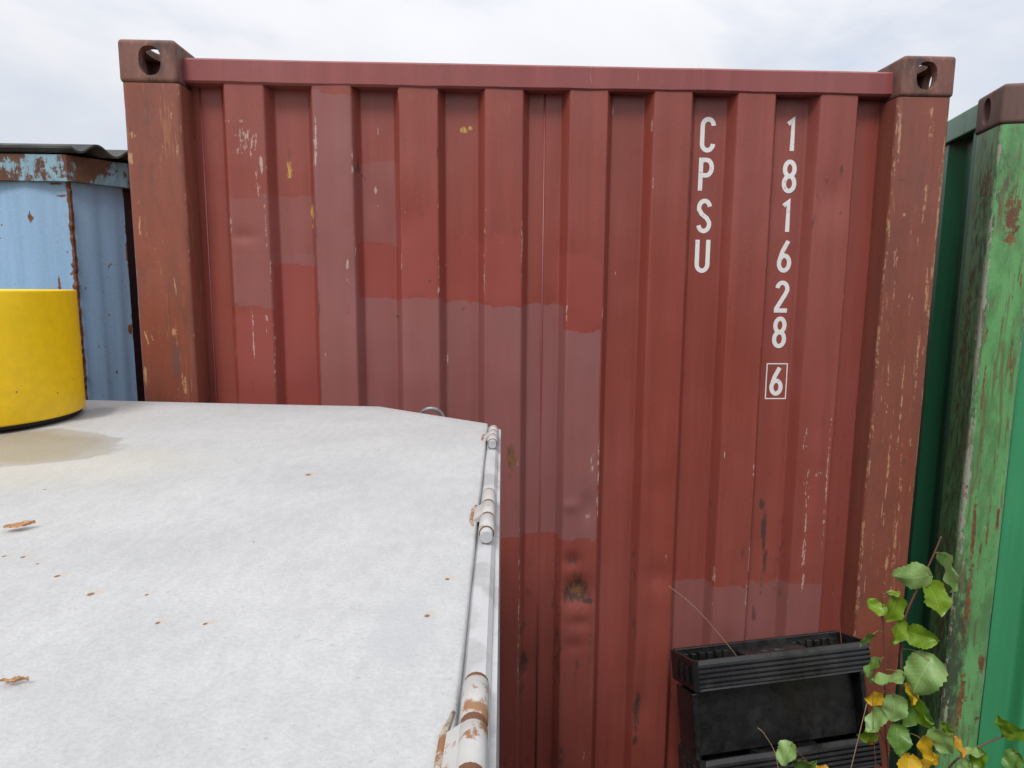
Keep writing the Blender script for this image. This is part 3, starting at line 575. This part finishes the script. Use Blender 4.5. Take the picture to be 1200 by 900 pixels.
# timber sleepers under the red container
for i, (y, lab) in enumerate(((.09, 'timber sleeper under the lettered end of the red container'), (L-.09, 'timber sleeper under the door end of the red container'))):
    s = MB().box(-.05, W+.03, y-.1, y+.1, GZ, 0, .008).obj('timber_sleeper', 'timber'); tag(s, lab, 'timber')

# ------------------------------------------------------------------ blue shed-like container
blue = empty('storage_container', 'light blue steel storage container with rusty eaves beam and dark corrugated roof', 'container', (-.305, .25, GZ))
BH = 2.314-GZ; BA = math.atan2(.13, .105)      # the end panel runs back at an angle
def blue_walls():
    # front: gently wavy sheet, dense enough for its chips; local x runs to the left (negative)
    xs = np.arange(-.75, .0001, .005); zs = np.concatenate([np.linspace(.1, 1.3, 8), np.arange(1.32, BH-.06, .006)])
    X = np.repeat(xs, len(zs)); Z = np.tile(zs, len(xs))
    def tex(X, Z, seed):
        A = np.zeros((len(X), 4)); T = np.zeros((len(X), 4)); r_ = np.random.RandomState(seed)
        for k in range(46):
            cx, cz = r_.uniform(X.min(), X.max()), r_.uniform(1.4, BH-.08)
            splat(A, 1, X, Z, cx, cz, r_.uniform(.002, .006), r_.uniform(.002, .010), r_.uniform(.5, .9), r_.uniform(-1, 1))
        return A, T
    A, T = tex(X, Z, 3); n = vnoise(X*0, Z, 30, 5, 4)
    A[:, 1] = np.maximum(A[:, 1], np.exp(-((X+.002)/(.006+.008*n))**2)*1.0)
    for (cx, cz, rx, rz) in ((-.13, 2.19, .012, .016), (-.13, 2.19, .004, .03), (-.03, 2.26, .02, .006), (-.06, 1.98, .006, .03), (-.2, 1.95, .006, .006), (-.04, 2.3, .03, .006)): splat(A, 1, X, Z, cx, cz, rx, rz, .75)
    Y = .006*np.cos((X+.02)*2*math.pi/.24)*np.clip(-X/.05, 0, 1)
    grid_mesh('front_wall', np.stack([X, Y, Z], 1), grid_faces(len(xs), len(zs)), 'blue', blue, {'wear': A, 'tint': T})
    ys = np.arange(.0, .3201, .005); U = np.repeat(ys, len(zs)); Z = np.tile(zs, len(ys))
    A, T = tex(U, Z, 8); A[:, 1] = np.maximum(A[:, 1], np.exp(-((U)/(.006+.010*vnoise(U*0, Z, 30, 6, 4)))**2)); A[:, 1] = np.maximum(A[:, 1], np.exp(-((U-.32)/.008)**2)*.6*vnoise(U*0, Z, 12, 7, 3)*1.6)
    splat(A, 1, U, Z, .305, 1.82, .014, .018, 1)
    Xs = -.006*(1-np.cos(U*2*math.pi/.12))*.5*np.clip(U/.04, 0, 1); k_ = .17/.32; ca, sa = math.cos(BA), math.sin(BA)
    grid_mesh('side_panel', np.stack([U*k_*ca+Xs*sa, U*k_*sa-Xs*ca*-1, Z], 1), grid_faces(len(ys), len(zs)), 'blue', blue, {'wear': A, 'tint': T})
blue_walls()
rr_ = random.Random(2); b = MB(); zz = np.linspace(.1, BH-.084, 160)
b.tube([(-.003+rr_.uniform(-.0025, .0025), -.001+rr_.uniform(-.002, .002), z) for z in zz], [max(.0015, rr_.gauss(.0055, .0022)) for z in zz], 7); b.obj('corner_bead', 'rust', blue)
MB().box(.045, .095, .128, 2.9, .1, BH-.085).obj('side_wall', 'charcoal', blue)  # added charcoal wall that fills the dark gap beside the red container
MB().box(-.76, -.745, 0, 2.9, .1, BH-.085).obj('side_wall', 'blue_rail', blue)
MB().box(-.76, .09, 2.9, 2.92, .1, BH-.085).obj('rear_wall', 'blue_rail', blue)
MB().prism([(-.78, -.022), (.010, -.022), (-.010, .03), (-.78, .03)], BH-.084, BH-.002).obj('front_beam', 'blue_rail', blue)
MB().prism([(.0105, -.0215), (.128, .122), (.128, .20), (.07, .20), (-.0095, .0305)], BH-.083, BH-.003).obj('end_beam', 'blue_rail', blue)
MB().box(.07, .128, .201, 2.92, BH-.084, BH-.002, .006).obj('side_beam', 'blue_rail', blue)
MB().prism([(-.77, -.02), (.0, -.02), (.105, .13), (.105, 2.92), (-.77, 2.92)], 0, .1).obj('base_frame', 'blue_rail', blue)
def roof_sheet():
    ys = np.linspace(-.035, 2.95, 560); n = len(ys); V = []; F = []
    xs = [-.85, -.4, 0, .035]
    for k, x in enumerate(xs):
        for t in (0, -.007):
            for y in ys:
                z = BH+.025+.0145*math.sin((y-.005)*2*math.pi/.085)+t-(.012 if x > 0 else 0)*0
                e_ = max(0, min(.115, (y+.035)*.8)) if x >= 0 else 0
                V.append((x+e_, y, z))
    nx = len(xs)
    I = lambda k, t, i: (k*2+t)*n+i
    for i in range(n-1):
        for k in range(nx-1):
            F.append((I(k, 0, i), I(k+1, 0, i), I(k+1, 0, i+1), I(k, 0, i+1))); F.append((I(k, 1, i), I(k, 1, i+1), I(k+1, 1, i+1), I(k+1, 1, i)))
        F.append((I(nx-1, 0, i), I(nx-1, 1, i), I(nx-1, 1, i+1), I(nx-1, 0, i+1))); F.append((I(0, 0, i), I(0, 0, i+1), I(0, 1, i+1), I(0, 1, i)))
    for k in range(nx-1): F.append((I(k, 0, 0), I(k, 1, 0), I(k+1, 1, 0), I(k+1, 0, 0)))
    mesh_obj('roof_sheet', V, F, 'roof', blue, True).data.polygons.foreach_set('use_smooth', [False]*len(F))
roof_sheet()

# ------------------------------------------------------------------ grey steel box with hinged lid
LZ = 1.58
box = empty('steel_box', 'light grey painted steel box with chamfered corner and hinges along its lid', 'box', (.3, -1.0, GZ))
bl = Vector((.3, -1.0, GZ))
lidp = [(-.75, -.043), (-.094, -.129), (.755, -.240), (1.049, -.488), (1.012, -1.95), (-.75, -1.95)]
cen = Vector((.15, -1.1))
def inset(p, d): 
    out = []; n = len(p)
    for i in range(n):
        a, b, c = Vector(p[i-1]), Vector(p[i]), Vector(p[(i+1) % n]); d1 = (b-a).normalized(); d2 = (c-b).normalized()
        n1 = Vector((d1.y, -d1.x)); n2 = Vector((d2.y, -d2.x)); k = (n1+n2).normalized(); out.append(b+k*d/max(.3, k.dot(n1)))
    return [(q.x, q.y) for q in out]
def lid_mesh():
    # top sheet with rolled edge, subdivided so that it sags and waves a little like thin steel
    bm = bmesh.new(); top = [bm.verts.new((x, y, LZ)) for x, y in inset(lidp, .004)]; f = bm.faces.new(top)
    if f.normal.z == 0: f.normal_update()
    bmesh.ops.triangulate(bm, faces=bm.faces[:]); bmesh.ops.subdivide_edges(bm, edges=bm.edges[:], cuts=24, use_grid_fill=True)
    bmesh.ops.triangulate(bm, faces=bm.faces[:])
    for f in bm.faces:
        f.normal_update()
        if f.normal.z < 0: f.normal_flip()
    bound = [e for e in bm.edges if e.is_boundary]; r = bmesh.ops.extrude_edge_only(bm, edges=bound)
    ve = [q for q in r['geom'] if isinstance(q, bmesh.types.BMVert)]
    def grow(vs, d, dz):
        P = {v: v.co.copy() for v in vs}
        for v in vs:
            o = Vector((0, 0)); 
            for e in v.link_edges:
                q = e.other_vert(v)
                if q in P:
                    t = (P[q]-P[v]).xy
                    if t.length > 1e-6:
                        t.normalize(); nn = Vector((t.y, -t.x)); 
                        if nn.dot(P[v].xy-cen) < 0: nn = -nn
                        o += nn
            if o.length > 1e-6: o.normalize()
            v.co.x += o.x*d; v.co.y += o.y*d; v.co.z += dz
    grow(ve, .003, -.0012); b2 = [e for e in bm.edges if e.is_boundary]; r = bmesh.ops.extrude_edge_only(bm, edges=b2)
    ve = [q for q in r['geom'] if isinstance(q, bmesh.types.BMVert)]; grow(ve, .001, -.012)
    bmesh.ops.recalc_face_normals(bm, faces=bm.faces[:])
    for v in bm.verts:
        v.co.z += .0035*math.sin(v.co.x*2.7+1)*math.sin(v.co.y*2.2)
    me = bpy.data.meshes.new('lid'); bm.to_mesh(me); bm.free(); me.materials.append(MT['lid']); me.polygons.foreach_set('use_smooth', [True]*len(me.polygons))
    o = link('lid', me, box); o.location = -bl; return o
lid = lid_mesh()
pb = inset(lidp, -.03); pb2 = [(x-bl.x, y-bl.y) for x, y in pb]
MB().prism(pb2, .10, LZ-.016-GZ).obj('body', 'rim', box)
for y in (-1.75, -1.1, -.45): MB().box(-1.0, .70, y+1-.06, y+1+.06, 0, .10, .004).obj('skid', 'rim', box)
e0, e1 = Vector((1.049, -.488)), Vector((1.012, -1.95)); ed = (e1-e0).normalized(); en = Vector((-ed.y, ed.x)); en = en if en.x > 0 else -en
def ept(s, off, z): q = e0+ed*s+en*off; return (q.x-bl.x, q.y-bl.y, z-GZ)
# rounded rim along the hinge side
b = MB(); n = 40; prof = [(-.028, -.05), (.003, -.006), (.012, -.004), (.020, -.0055), (.0245, -.011), (.0255, -.019), (.0255, -.09), (-.028, -.09)]
ss = [i*1.46/n for i in range(n+1)]; V = [ept(s, a, LZ+z+.0012*math.sin(s*23)) for s in ss for a, z in prof]; k = len(prof)
F = [(i*k+j, i*k+(j+1) % k, (i+1)*k+(j+1) % k, (i+1)*k+j) for i in range(n) for j in range(k)]+[tuple(range(k))[::-1], tuple(n*k+j for j in range(k))]
b.add(V, F).obj('rim', 'rim', box)
for (s0, s1) in ((.085, .225), (.575, .745), (1.085, 1.245)):
    rr = .0106; zc = LZ+.005; hg = None; seg = (s1-s0)/3; off = .0135
    mbs = MB()
    def cyl(b, a0, a1, r, bev=.0025):
        b.tube([ept(a0, off, zc), ept(a0+.0004, off, zc), ept(a0+bev, off, zc), ept(a1-bev, off, zc), ept(a1-.0004, off, zc), ept(a1, off, zc)], [r*.6, r-bev*.7, r, r, r-bev*.7, r*.6], 20)
    hg = MB(); cyl(hg, s0, s0+seg-.0026, rr); hg = hg.obj('hinge', 'hinge', box, True)
    for q in (1, 2):
        kb = MB(); cyl(kb, s0+seg*q+.0026, s0+seg*(q+1)-.0026, rr); kb.obj('knuckle', 'hinge', hg, True)
    pn = MB(); pn.tube([ept(s0-.003, off, zc), ept(s1-.002, off, zc)], rr*.93, 16); pn.obj('rusty_pin', 'rust', hg)
    pn = MB(); pn.tube([ept(s1-.003, off, zc), ept(s1+.007, off, zc), ept(s1+.012, off, zc)], [rr*.80, rr*.80, rr*.74], 20); pn.obj('pin_end', 'rim', hg)
    tb = MB(); a0, a1 = s0+seg*1.05, s0+seg*1.95
    tb.add([ept(a0, -.008, LZ+.0015), ept(a1, -.008, LZ+.0015), ept(a1, .010, zc+.009), ept(a0, .010, zc+.009), ept(a0, -.008, LZ-.004), ept(a1, -.008, LZ-.004), ept(a1, .012, zc), ept(a0, .012, zc)],
           [(0, 1, 2, 3), (4, 7, 6, 5), (0, 4, 5, 1), (1, 5, 6, 2), (3, 7, 4, 0)]); tb.obj('hinge_leaf', 'hinge', hg)
    wb_ = MB(); wb_.tube([ept(a0-.03, -.003, LZ-.001), ept(a0, -.008, LZ+.001), ept(a1, -.009, LZ+.001), ept(a1+.03, -.004, LZ-.001)], [.0015, .003, .003, .0015], 8); wb_.obj('weld_bead', 'weld', hg, True)
# lifting ring behind the chamfered edge
b = MB(); pts = [(.901+.033*math.cos(a), -.325+.002*math.sin(3*a), 1.556+.033*math.sin(a)) for a in np.linspace(0, 2*math.pi, 37)]
b.tube([(x-bl.x, y-bl.y, z-GZ) for x, y, z in pts], .0052, 10, False).obj('lifting_ring', 'steel', box, True)
MB().box(.885-bl.x, .917-bl.x, -.375-bl.y, -.318-bl.y, 1.505-GZ, 1.524-GZ, .002).obj('ring_lug', 'rim', box)

# yellow drum on the lid
drum = empty('yellow_drum', 'bright yellow painted steel cylinder standing on the grey lid', 'drum', (-.197, -.432, LZ+.004))
def lathe(name, prof, mat, parent, n=96, smooth=True):
    V = [(r*math.cos(2*math.pi*k/n), r*math.sin(2*math.pi*k/n), z) for r, z in prof for k in range(n)]
    F = [(i*n+k, i*n+(k+1) % n, (i+1)*n+(k+1) % n, (i+1)*n+k) for i in range(len(prof)-1) for k in range(n)]
    return mesh_obj(name, V, F, mat, parent, smooth)
lathe('base_ring', [(.225, .0), (.236, .0), (.236, .012), (.225, .012)], 'black', drum)
lathe('shell', [(.15, .009), (.240, .009), (.2445, .011), (.245, .014), (.245, .06), (.2453, .15), (.245, .24), (.245, .300), (.2445, .303), (.242, .3045), (.239, .303), (.2385, .298)], 'yellow', drum)
lathe('top_plate', [(.239, .290), (.20, .291), (.10, .292), (.002, .292)], 'yellow', drum)

# ------------------------------------------------------------------ leaves lying on the lid
def leaf_mesh(name, Lg, Wd, mat, cup=.12, curl=.1, teeth=9, seed=0, heart=.12, rip=.012, mode='aspen'):
    rr = random.Random(seed); nt_, nu = 16, 8; V = []; F = []
    for i in range(nt_+1):
        t = i/nt_
        w = (math.sin(math.pi*min(1, t**.70))**.62 if mode == 'aspen' else math.sin(math.pi*t**.8)**1.0)*Wd/2
        if i == nt_: w = .0006
        for j in range(nu+1):
            u = j/nu*2-1; wt = w
            if abs(u) == 1: wt = w*(1+.045*(1 if i % 2 else -1)*(1 if 0 < i < nt_ else 0)+rr.uniform(-.03, .03))
            x = u*wt; y = t*Lg-heart*Lg*abs(u)**1.5*(1-t)**3
            z = cup*Wd*(abs(u)**1.3)*(.3+t*.7)+curl*Lg*(t-.4)**2*-1+rip*math.sin(t*11+u*2.5+seed)*abs(u)+rr.uniform(-1, 1)*.0008
            V.append((x, y, z))
    for i in range(nt_):
        for j in range(nu): a = i*(nu+1)+j; F.append((a, a+1, a+nu+2, a+nu+1))
    me = bpy.data.meshes.new(name); me.from_pydata(V, [], F); me.materials.append(MT[mat]); me.polygons.foreach_set('use_smooth', [True]*len(F)); me.update(); return me
dl = link('dry_leaf', leaf_mesh('dry_leaf', .034, .016, 'leaf_dry', .3, -.15, 5, 3, .05, .0008, 'dry')); dl.location = (.412, -1.197, LZ+.004); dl.rotation_euler = (0, .1, R(-65)); tag(dl, 'curled brown dry leaf lying on grey lid beside small rust spots', 'leaf')
dl = link('dry_leaf', leaf_mesh('dry_leaf', .022, .006, 'leaf_dry', .5, -.1, 5, 4, .05, .001, 'dry')); dl.location = (.652, -1.556, LZ+.004); dl.rotation_euler = (0, 0, R(-88)); tag(dl, 'tiny orange sliver of dry leaf lying flat on grey lid', 'leaf')

# ------------------------------------------------------------------ black plastic rack leaning on the red wall
rack = empty('plastic_rack', 'black plastic two tier rack with ribbed trays leaning on the red container', 'rack', (1.73, -.432, GZ), (R(-15), 0, R(10)))
RWd, RD, RH = .572, .150, .905
def rack_build():
    MB().box(.0, RWd, RD-.012, RD, 0, RH-.004, .003).obj('back_panel', 'plastic', rack)
    for zt in (RH-.088, RH-.373): MB().box(.002, RWd-.024, .062, .070, zt-.205, zt-.001, .002).obj('front_panel', 'plastic', rack)
    for x in (-.030, RWd-.022): 
        sp_ = MB().box(x+.004, x+.022, .030, RD-.013, 0, RH-.10, .004).obj('side_panel', 'plastic', rack)
    for zt in (RH, RH-.285, RH-.57):
        # tray: sloping ribbed front, ends, floor
        nr = 5; zz = []; prof = [(.006, 0)]
        bh = .088
        for k in range(nr):
            z0_ = -.012-k*(bh-.016)/nr; stp = (bh-.016)/nr
            prof += [(.0, z0_), (-.001, z0_-stp*.50), (.007, z0_-stp*.62), (.007, z0_-stp*.92)]
        prof += [(.004, -bh), (.012, -bh-.002), (.014, -.004), (.012, .0)]
        xs = np.linspace(-.012, RWd+.004, 24); V = []; n = len(prof)
        for i, x in enumerate(xs):
            wv = .0006*math.sin(i*.5+zt*30)
            for (y, z) in prof: V.append((x, y+wv, zt+z+.0005*math.sin(i*.4)))
        F = [(i*n+j, (i+1)*n+j, (i+1)*n+(j+1) % n, i*n+(j+1) % n) for i in range(len(xs)-1) for j in range(n)]+[tuple(range(n)), tuple((len(xs)-1)*n+j for j in range(n))[::-1]]
        tray = mesh_obj('tray', V, F, 'plastic', rack)
        for x0, x1 in ((-.030, -.012), (RWd+.004, RWd+.022)):
            if x0 < 0: q = [(-.012, .0), (-.024, .014), (-.030, RD), (-.022, RD), (-.016, .016), (-.006, .008)]
            else: q = [(RWd+.004, .0), (RWd-.002, .008), (RWd-.006, RD), (RWd+.002, RD), (RWd+.006, .016)]
            e = MB().prism(q if x0 < 0 else q[::-1], zt-bh, zt); e.obj('tray_end', 'plastic', tray)
            for kk in range(3): 
                if x0 < 0: MB().box(-.033, -.026, .035+kk*.035, .048+kk*.035, zt-bh+.012, zt-.022, .002).obj('end_rib', 'plastic', tray)
        MB().box(-.020, RWd, .013, RD-.012, zt-bh, zt-bh+.006).obj('tray_floor', 'plastic', tray)
        # middle deck with rounded ends between the two wells
        dk = [(.205+.03*math.cos(a)*-1, .080+.055*math.sin(a)) for a in np.linspace(-1.5, 1.5, 9)][::1]
        dkr = [(.365+.03*math.cos(a), .080+.055*math.sin(a)) for a in np.linspace(1.5, -1.5, 9)]
        MB().prism([(x, y) for x, y in dk]+[(x, y) for x, y in dkr], zt-bh+.006, zt-.014).obj('deck', 'plastic', tray)
        MB().box(-.022, RWd, RD-.013, RD+.002, zt-.03, zt+.003, .003).obj('back_rim', 'plastic', tray)
        for xa in (.0, .385):
            for kk in range(6 if zt == RH else 0):
                MB().box(xa+kk*.028, xa+kk*.028+.018, RD-.026, RD-.012, zt-bh+.006, zt-.012-.002*(kk % 2), .002).obj('tooth', 'plastic', tray)
        for xa, xb in ((-.014, .150), (.425, RWd)) if zt == RH else ():
            MB().box(xa, xb, .09, .096, zt-bh+.006, zt-.030, .001).obj('divider', 'plastic', tray)
    # raised outline mark on the upper deck
    b = MB(); zt = RH-.0135; ox, oy = .285, .082
    b.tube([(ox, oy+.020, zt), (ox, oy-.006, zt), (ox+.008, oy-.016, zt), (ox+.032, oy-.016, zt), (ox+.042, oy-.004, zt), (ox+.040, oy+.022, zt)], .0014, 6)
    b.tube([(ox+.012, oy+.016, zt), (ox+.012, oy-.002, zt), (ox+.028, oy-.002, zt), (ox+.028, oy+.016, zt)], .0012, 6)
    b.tube([(ox-.034, oy+.014, zt), (ox-.040, oy, zt), (ox-.030, oy-.012, zt), (ox-.016, oy-.010, zt), (ox-.012, oy+.006, zt), (ox-.022, oy+.016, zt)], .0012, 6)
    b.obj('raised_mark', 'mark', rack, True)
rack_build()

# ------------------------------------------------------------------ saplings
def smooth_path(p, n=6):
    p = [Vector(q) for q in p]; out = []
    for i in range(len(p)-1):
        a, b, c, d = p[max(i-1, 0)], p[i], p[i+1], p[min(i+2, len(p)-1)]
        for k in range(n):
            t = k/n; out.append(.5*((2*b)+(c-a)*t+(2*a-5*b+4*c-d)*t*t+(3*b-a-3*c+d)*t**3))
    return out+[p[-1]]
LMESH = {}
def get_leaf(mat, var):
    if (mat, var) not in LMESH:
        cup, curl, hrt = [(.16, .35, .13), (.30, .55, .10), (-.20, .45, .14), (.24, -.40, .12)][var]
        LMESH[(mat, var)] = leaf_mesh('leaf', .100, (.096, .086, .092, .080)[var], mat, cup, curl, 9, var*7+3, hrt, .0085)
    return LMESH[(mat, var)]
def plant(name, label, cat, base, stems, leaves, mat='bark'):
    root = empty(name, label, cat, base); bv = Vector(base); allp = []
    for pts, ra, rb in stems:
        P = smooth_path(pts); allp += P; n = len(P)
        MB().tube([p-bv for p in P], [ra+(rb-ra)*i/(n-1) for i in range(n)], 7).obj('stem', mat, root, True)
    rr = random.Random(len(leaves))
    for (x, y, z, ln, wr, td, tilt, mt) in leaves:
        """centre, length, apparent width ratio, tip direction in degrees (0 right, 90 up), tilt of the blade, material"""
        cpos = Vector((x, y, z)); look = (CAMP-cpos).normalized(); rx = look.cross(Vector((0, 0, 1))).normalized()*-1; up = look.cross(rx).normalized()*-1
        if up.z < 0: up = -up
        if rx.x < 0: rx = -rx
        tip = (rx*math.cos(R(td))+up*math.sin(R(td)))
        side = tip.cross(look).normalized(); ang = math.acos(max(.15, min(1, wr)))*(1 if rr.random() < .5 else -1)
        nrm = (look*math.cos(ang)+side*math.sin(ang)).normalized()
        q = Matrix.Rotation(R(tilt), 3, side); tip = q @ tip; nrm = q @ nrm
        xa = tip.cross(nrm).normalized(); M3 = Matrix((xa, tip, nrm)).transposed().to_4x4()
        ln *= .95; s = ln/.100; o = link('leaf', get_leaf('leaf_'+mt, rr.randrange(4)), root); bs = cpos-tip*ln*.5
        o.matrix_local = Matrix.Translation(bs-bv) @ M3 @ Matrix.Scale(s, 4)
        near = min(allp, key=lambda p: (p-bs).length)
        if (near-bs).length < .16:
            mid = (near+bs)/2+Vector((rr.uniform(-.006, .006), 0, .008))
            MB().tube([p-bv for p in smooth_path([near, mid, bs+tip*.004], 4)], .0011, 5).obj('petiole', 'leafstalk', root, True)
    return root
m = Mat('leaf_stalk', .6); m.col((.22, .17, .06)); MT['leafstalk'] = m.m
Yp = -.3
px = .0025
main = [([(2.30, -.24, GZ), (2.285, -.27, .25), (2.269, -.3, .513), (2.254, -.3, .649), (2.231, -.3, .888), (2.233, -.3, .979), (2.262, -.3, 1.068), (2.295, -.3, 1.156), (2.316, -.3, 1.222)], .0055, .0022),
        ([(2.24, -.26, GZ), (2.225, -.31, .3), (2.213, -.32, .514), (2.193, -.32, .651), (2.175, -.32, .837), (2.157, -.32, .993), (2.146, -.32, 1.069)], .003, .0010),
        ([(2.28, -.30, .40), (2.33, -.33, .50), (2.345, -.33, .585), (2.37, -.32, .65)], .0024, .0012),
        ([(2.20, -.32, .60), (2.16, -.33, .68), (2.13, -.33, .76)], .0016, .0009)]
ml = [(2.236, -.31, 1.106, .088, .92, 195, 10, 'pale'), (2.306, -.32, 1.042, .096, .72, 297, -8, 'lime'), (2.358, -.31, 1.120, .104, .42, 300, 10, 'pale'), (2.122, -.33, 1.031, .056, .85, 160, 10, 'lime'),
      (2.175, -.33, 1.018, .080, .70, 255, -15, 'lime'), (2.173, -.33, 1.066, .034, .6, 190, 0, 'lime'), (2.264, -.34, .945, .080, .95, -4, 5, 'lime'), (2.195, -.33, .954, .072, .62, 262, -5, 'lime'),
      (2.254, -.36, .838, .118, .98, 250, -8, 'pale'), (2.160, -.36, .821, .088, .45, 212, 5, 'pale'), (2.130, -.34, .851, .066, .42, 245, 0, 'green'), (2.105, -.33, .940, .052, .35, 215, 0, 'green'),
      (2.137, -.34, .762, .050, .8, 200, 20, 'yellow'), (2.242, -.34, .771, .058, .45, 300, 10, 'yellow'), (2.194, -.35, .733, .078, .92, 275, -25, 'pale'), (2.140, -.36, .700, .074, .8, 250, -10, 'pale'),
      (2.206, -.36, .645, .080, .9, 280, -10, 'green'), (2.229, -.38, .563, .088, .86, 265, 5, 'yellow'), (2.289, -.37, .622, .062, .7, 300, 20, 'yellow'), (2.308, -.36, .572, .056, .62, 240, 0, 'yellow'),
      (2.338, -.36, .636, .076, .8, 310, -25, 'pale'), (2.394, -.35, .610, .056, .42, 300, 10, 'orange'), (2.276, -.35, .724, .092, .38, 300, 0, 'lime'), (2.120, -.35, .655, .052, .6, 200, 0, 'lime'), (2.246, -.33, .700, .074, .7, 260, 0, 'green'),
      (2.150, -.33, .640, .046, .6, 290, 10, 'orange'), (2.365, -.34, .665, .04, .6, 330, 0, 'lime'), (2.255, -.36, .515, .04, .6, 280, 0, 'orange'), (2.30, -.33, .70, .06, .7, 320, 0, 'green')]
plant('aspen_sapling', 'young aspen sapling with green and yellow leaves between the two shipping containers', 'plant', (2.30, -.24, GZ), main, ml)
br = [([(2.36, -.24, GZ), (2.36, -.28, .25), (2.404, -.3, .50), (2.475, -.3, .563), (2.548, -.3, .603), (2.623, -.3, .628), (2.70, -.3, .65)], .004, .0016)]
bl2 = [(2.484, -.32, .545, .072, .8, 285, -5, 'lime'), (2.468, -.31, .565, .05, .6, 200, 0, 'pale'), (2.586, -.32, .535, .070, .85, 260, -10, 'green'), (2.582, -.32, .636, .066, .75, 10, 5, 'lime'), (2.551, -.31, .655, .055, .6, 130, 0, 'lime'), (2.452, -.31, .510, .055, .7, 250, 0, 'pale'), (2.64, -.32, .60, .06, .7, 300, 0, 'green')]
plant('aspen_sapling', 'low aspen shoot arching in front of the green container end', 'plant', (2.36, -.24, GZ), br, bl2)
br = [([(2.02, -.55, GZ), (2.0, -.52, .2), (1.985, -.5, .40), (1.945, -.48, .52), (1.90, -.47, .60)], .003, .0010), ([(1.985, -.5, .38), (1.97, -.49, .46), (1.955, -.49, .50)], .0016, .001)]
Ys = -.46
bl3 = [(1.838, Ys, .683, .062, .85, 250, -5, 'pale'), (1.894, Ys, .655, .060, .38, 20, 0, 'green'), (1.902, Ys, .610, .058, .6, 250, 0, 'green'), (1.940, Ys, .628, .062, .42, -8, 0, 'orange')]
br[0] = ([(2.02, -.55, GZ), (2.0, -.52, .25), (1.975, -.48, .50), (1.93, -.47, .62), (1.862, -.465, .70)], .003, .0010)
plant('aspen_seedling', 'small aspen seedling with an orange leaf in front of the black rack', 'plant', (2.02, -.55, GZ), br, bl3)

# thin dry stalks
def stalk(pts, r, mat, label):
    b = Vector(pts[0]); o = MB().tube([p-b for p in smooth_path(pts)], r, 5).obj('dry_stalk', mat, None, True, b); tag(o, label, 'stalk', 'dry stalks round the rack')
stalk([(1.856, -.085, .715), (1.829, -.11, .765), (1.75, -.075, .858), (1.69, -.045, .915), (1.632, -.02, .955)], .0012, 'straw', 'long pale dry stalk fallen into the top tray of the black rack')
stalk([(2.20, -.06, .70), (2.198, -.055, .74), (2.196, -.045, .79), (2.19, -.03, .855), (2.172, -.02, .925)], .0014, 'redstalk', 'thin reddish dry stalk poking out of the top tray of the rack')
stalk([(2.16, -.45, GZ), (2.15, -.40, .4), (2.125, -.36, .75), (2.14, -.34, 1.0), (2.150, -.33, 1.12)], .0010, 'redstalk', 'thin reddish dry stalk among the aspen leaves')
stalk([(1.80, -.62, GZ), (1.80, -.58, .35), (1.81, -.52, .55), (1.795, -.50, .70), (1.760, -.50, .77), (1.74, -.50, .79)], .0012, 'straw', 'bent straw coloured stalk with a hooked tip before the rack panel')
stalk([(1.90, -.60, GZ), (1.92, -.55, .40), (2.0, -.48, .62), (2.07, -.42, .80)], .0011, 'straw', 'straight straw coloured stalk leaning right before the rack panel')
stalk([(2.05, -.62, GZ), (2.0, -.58, .40), (1.88, -.54, .56), (1.72, -.52, .60), (1.62, -.52, .585)], .0011, 'straw', 'arched dry stalk drooping left over the lower tray')
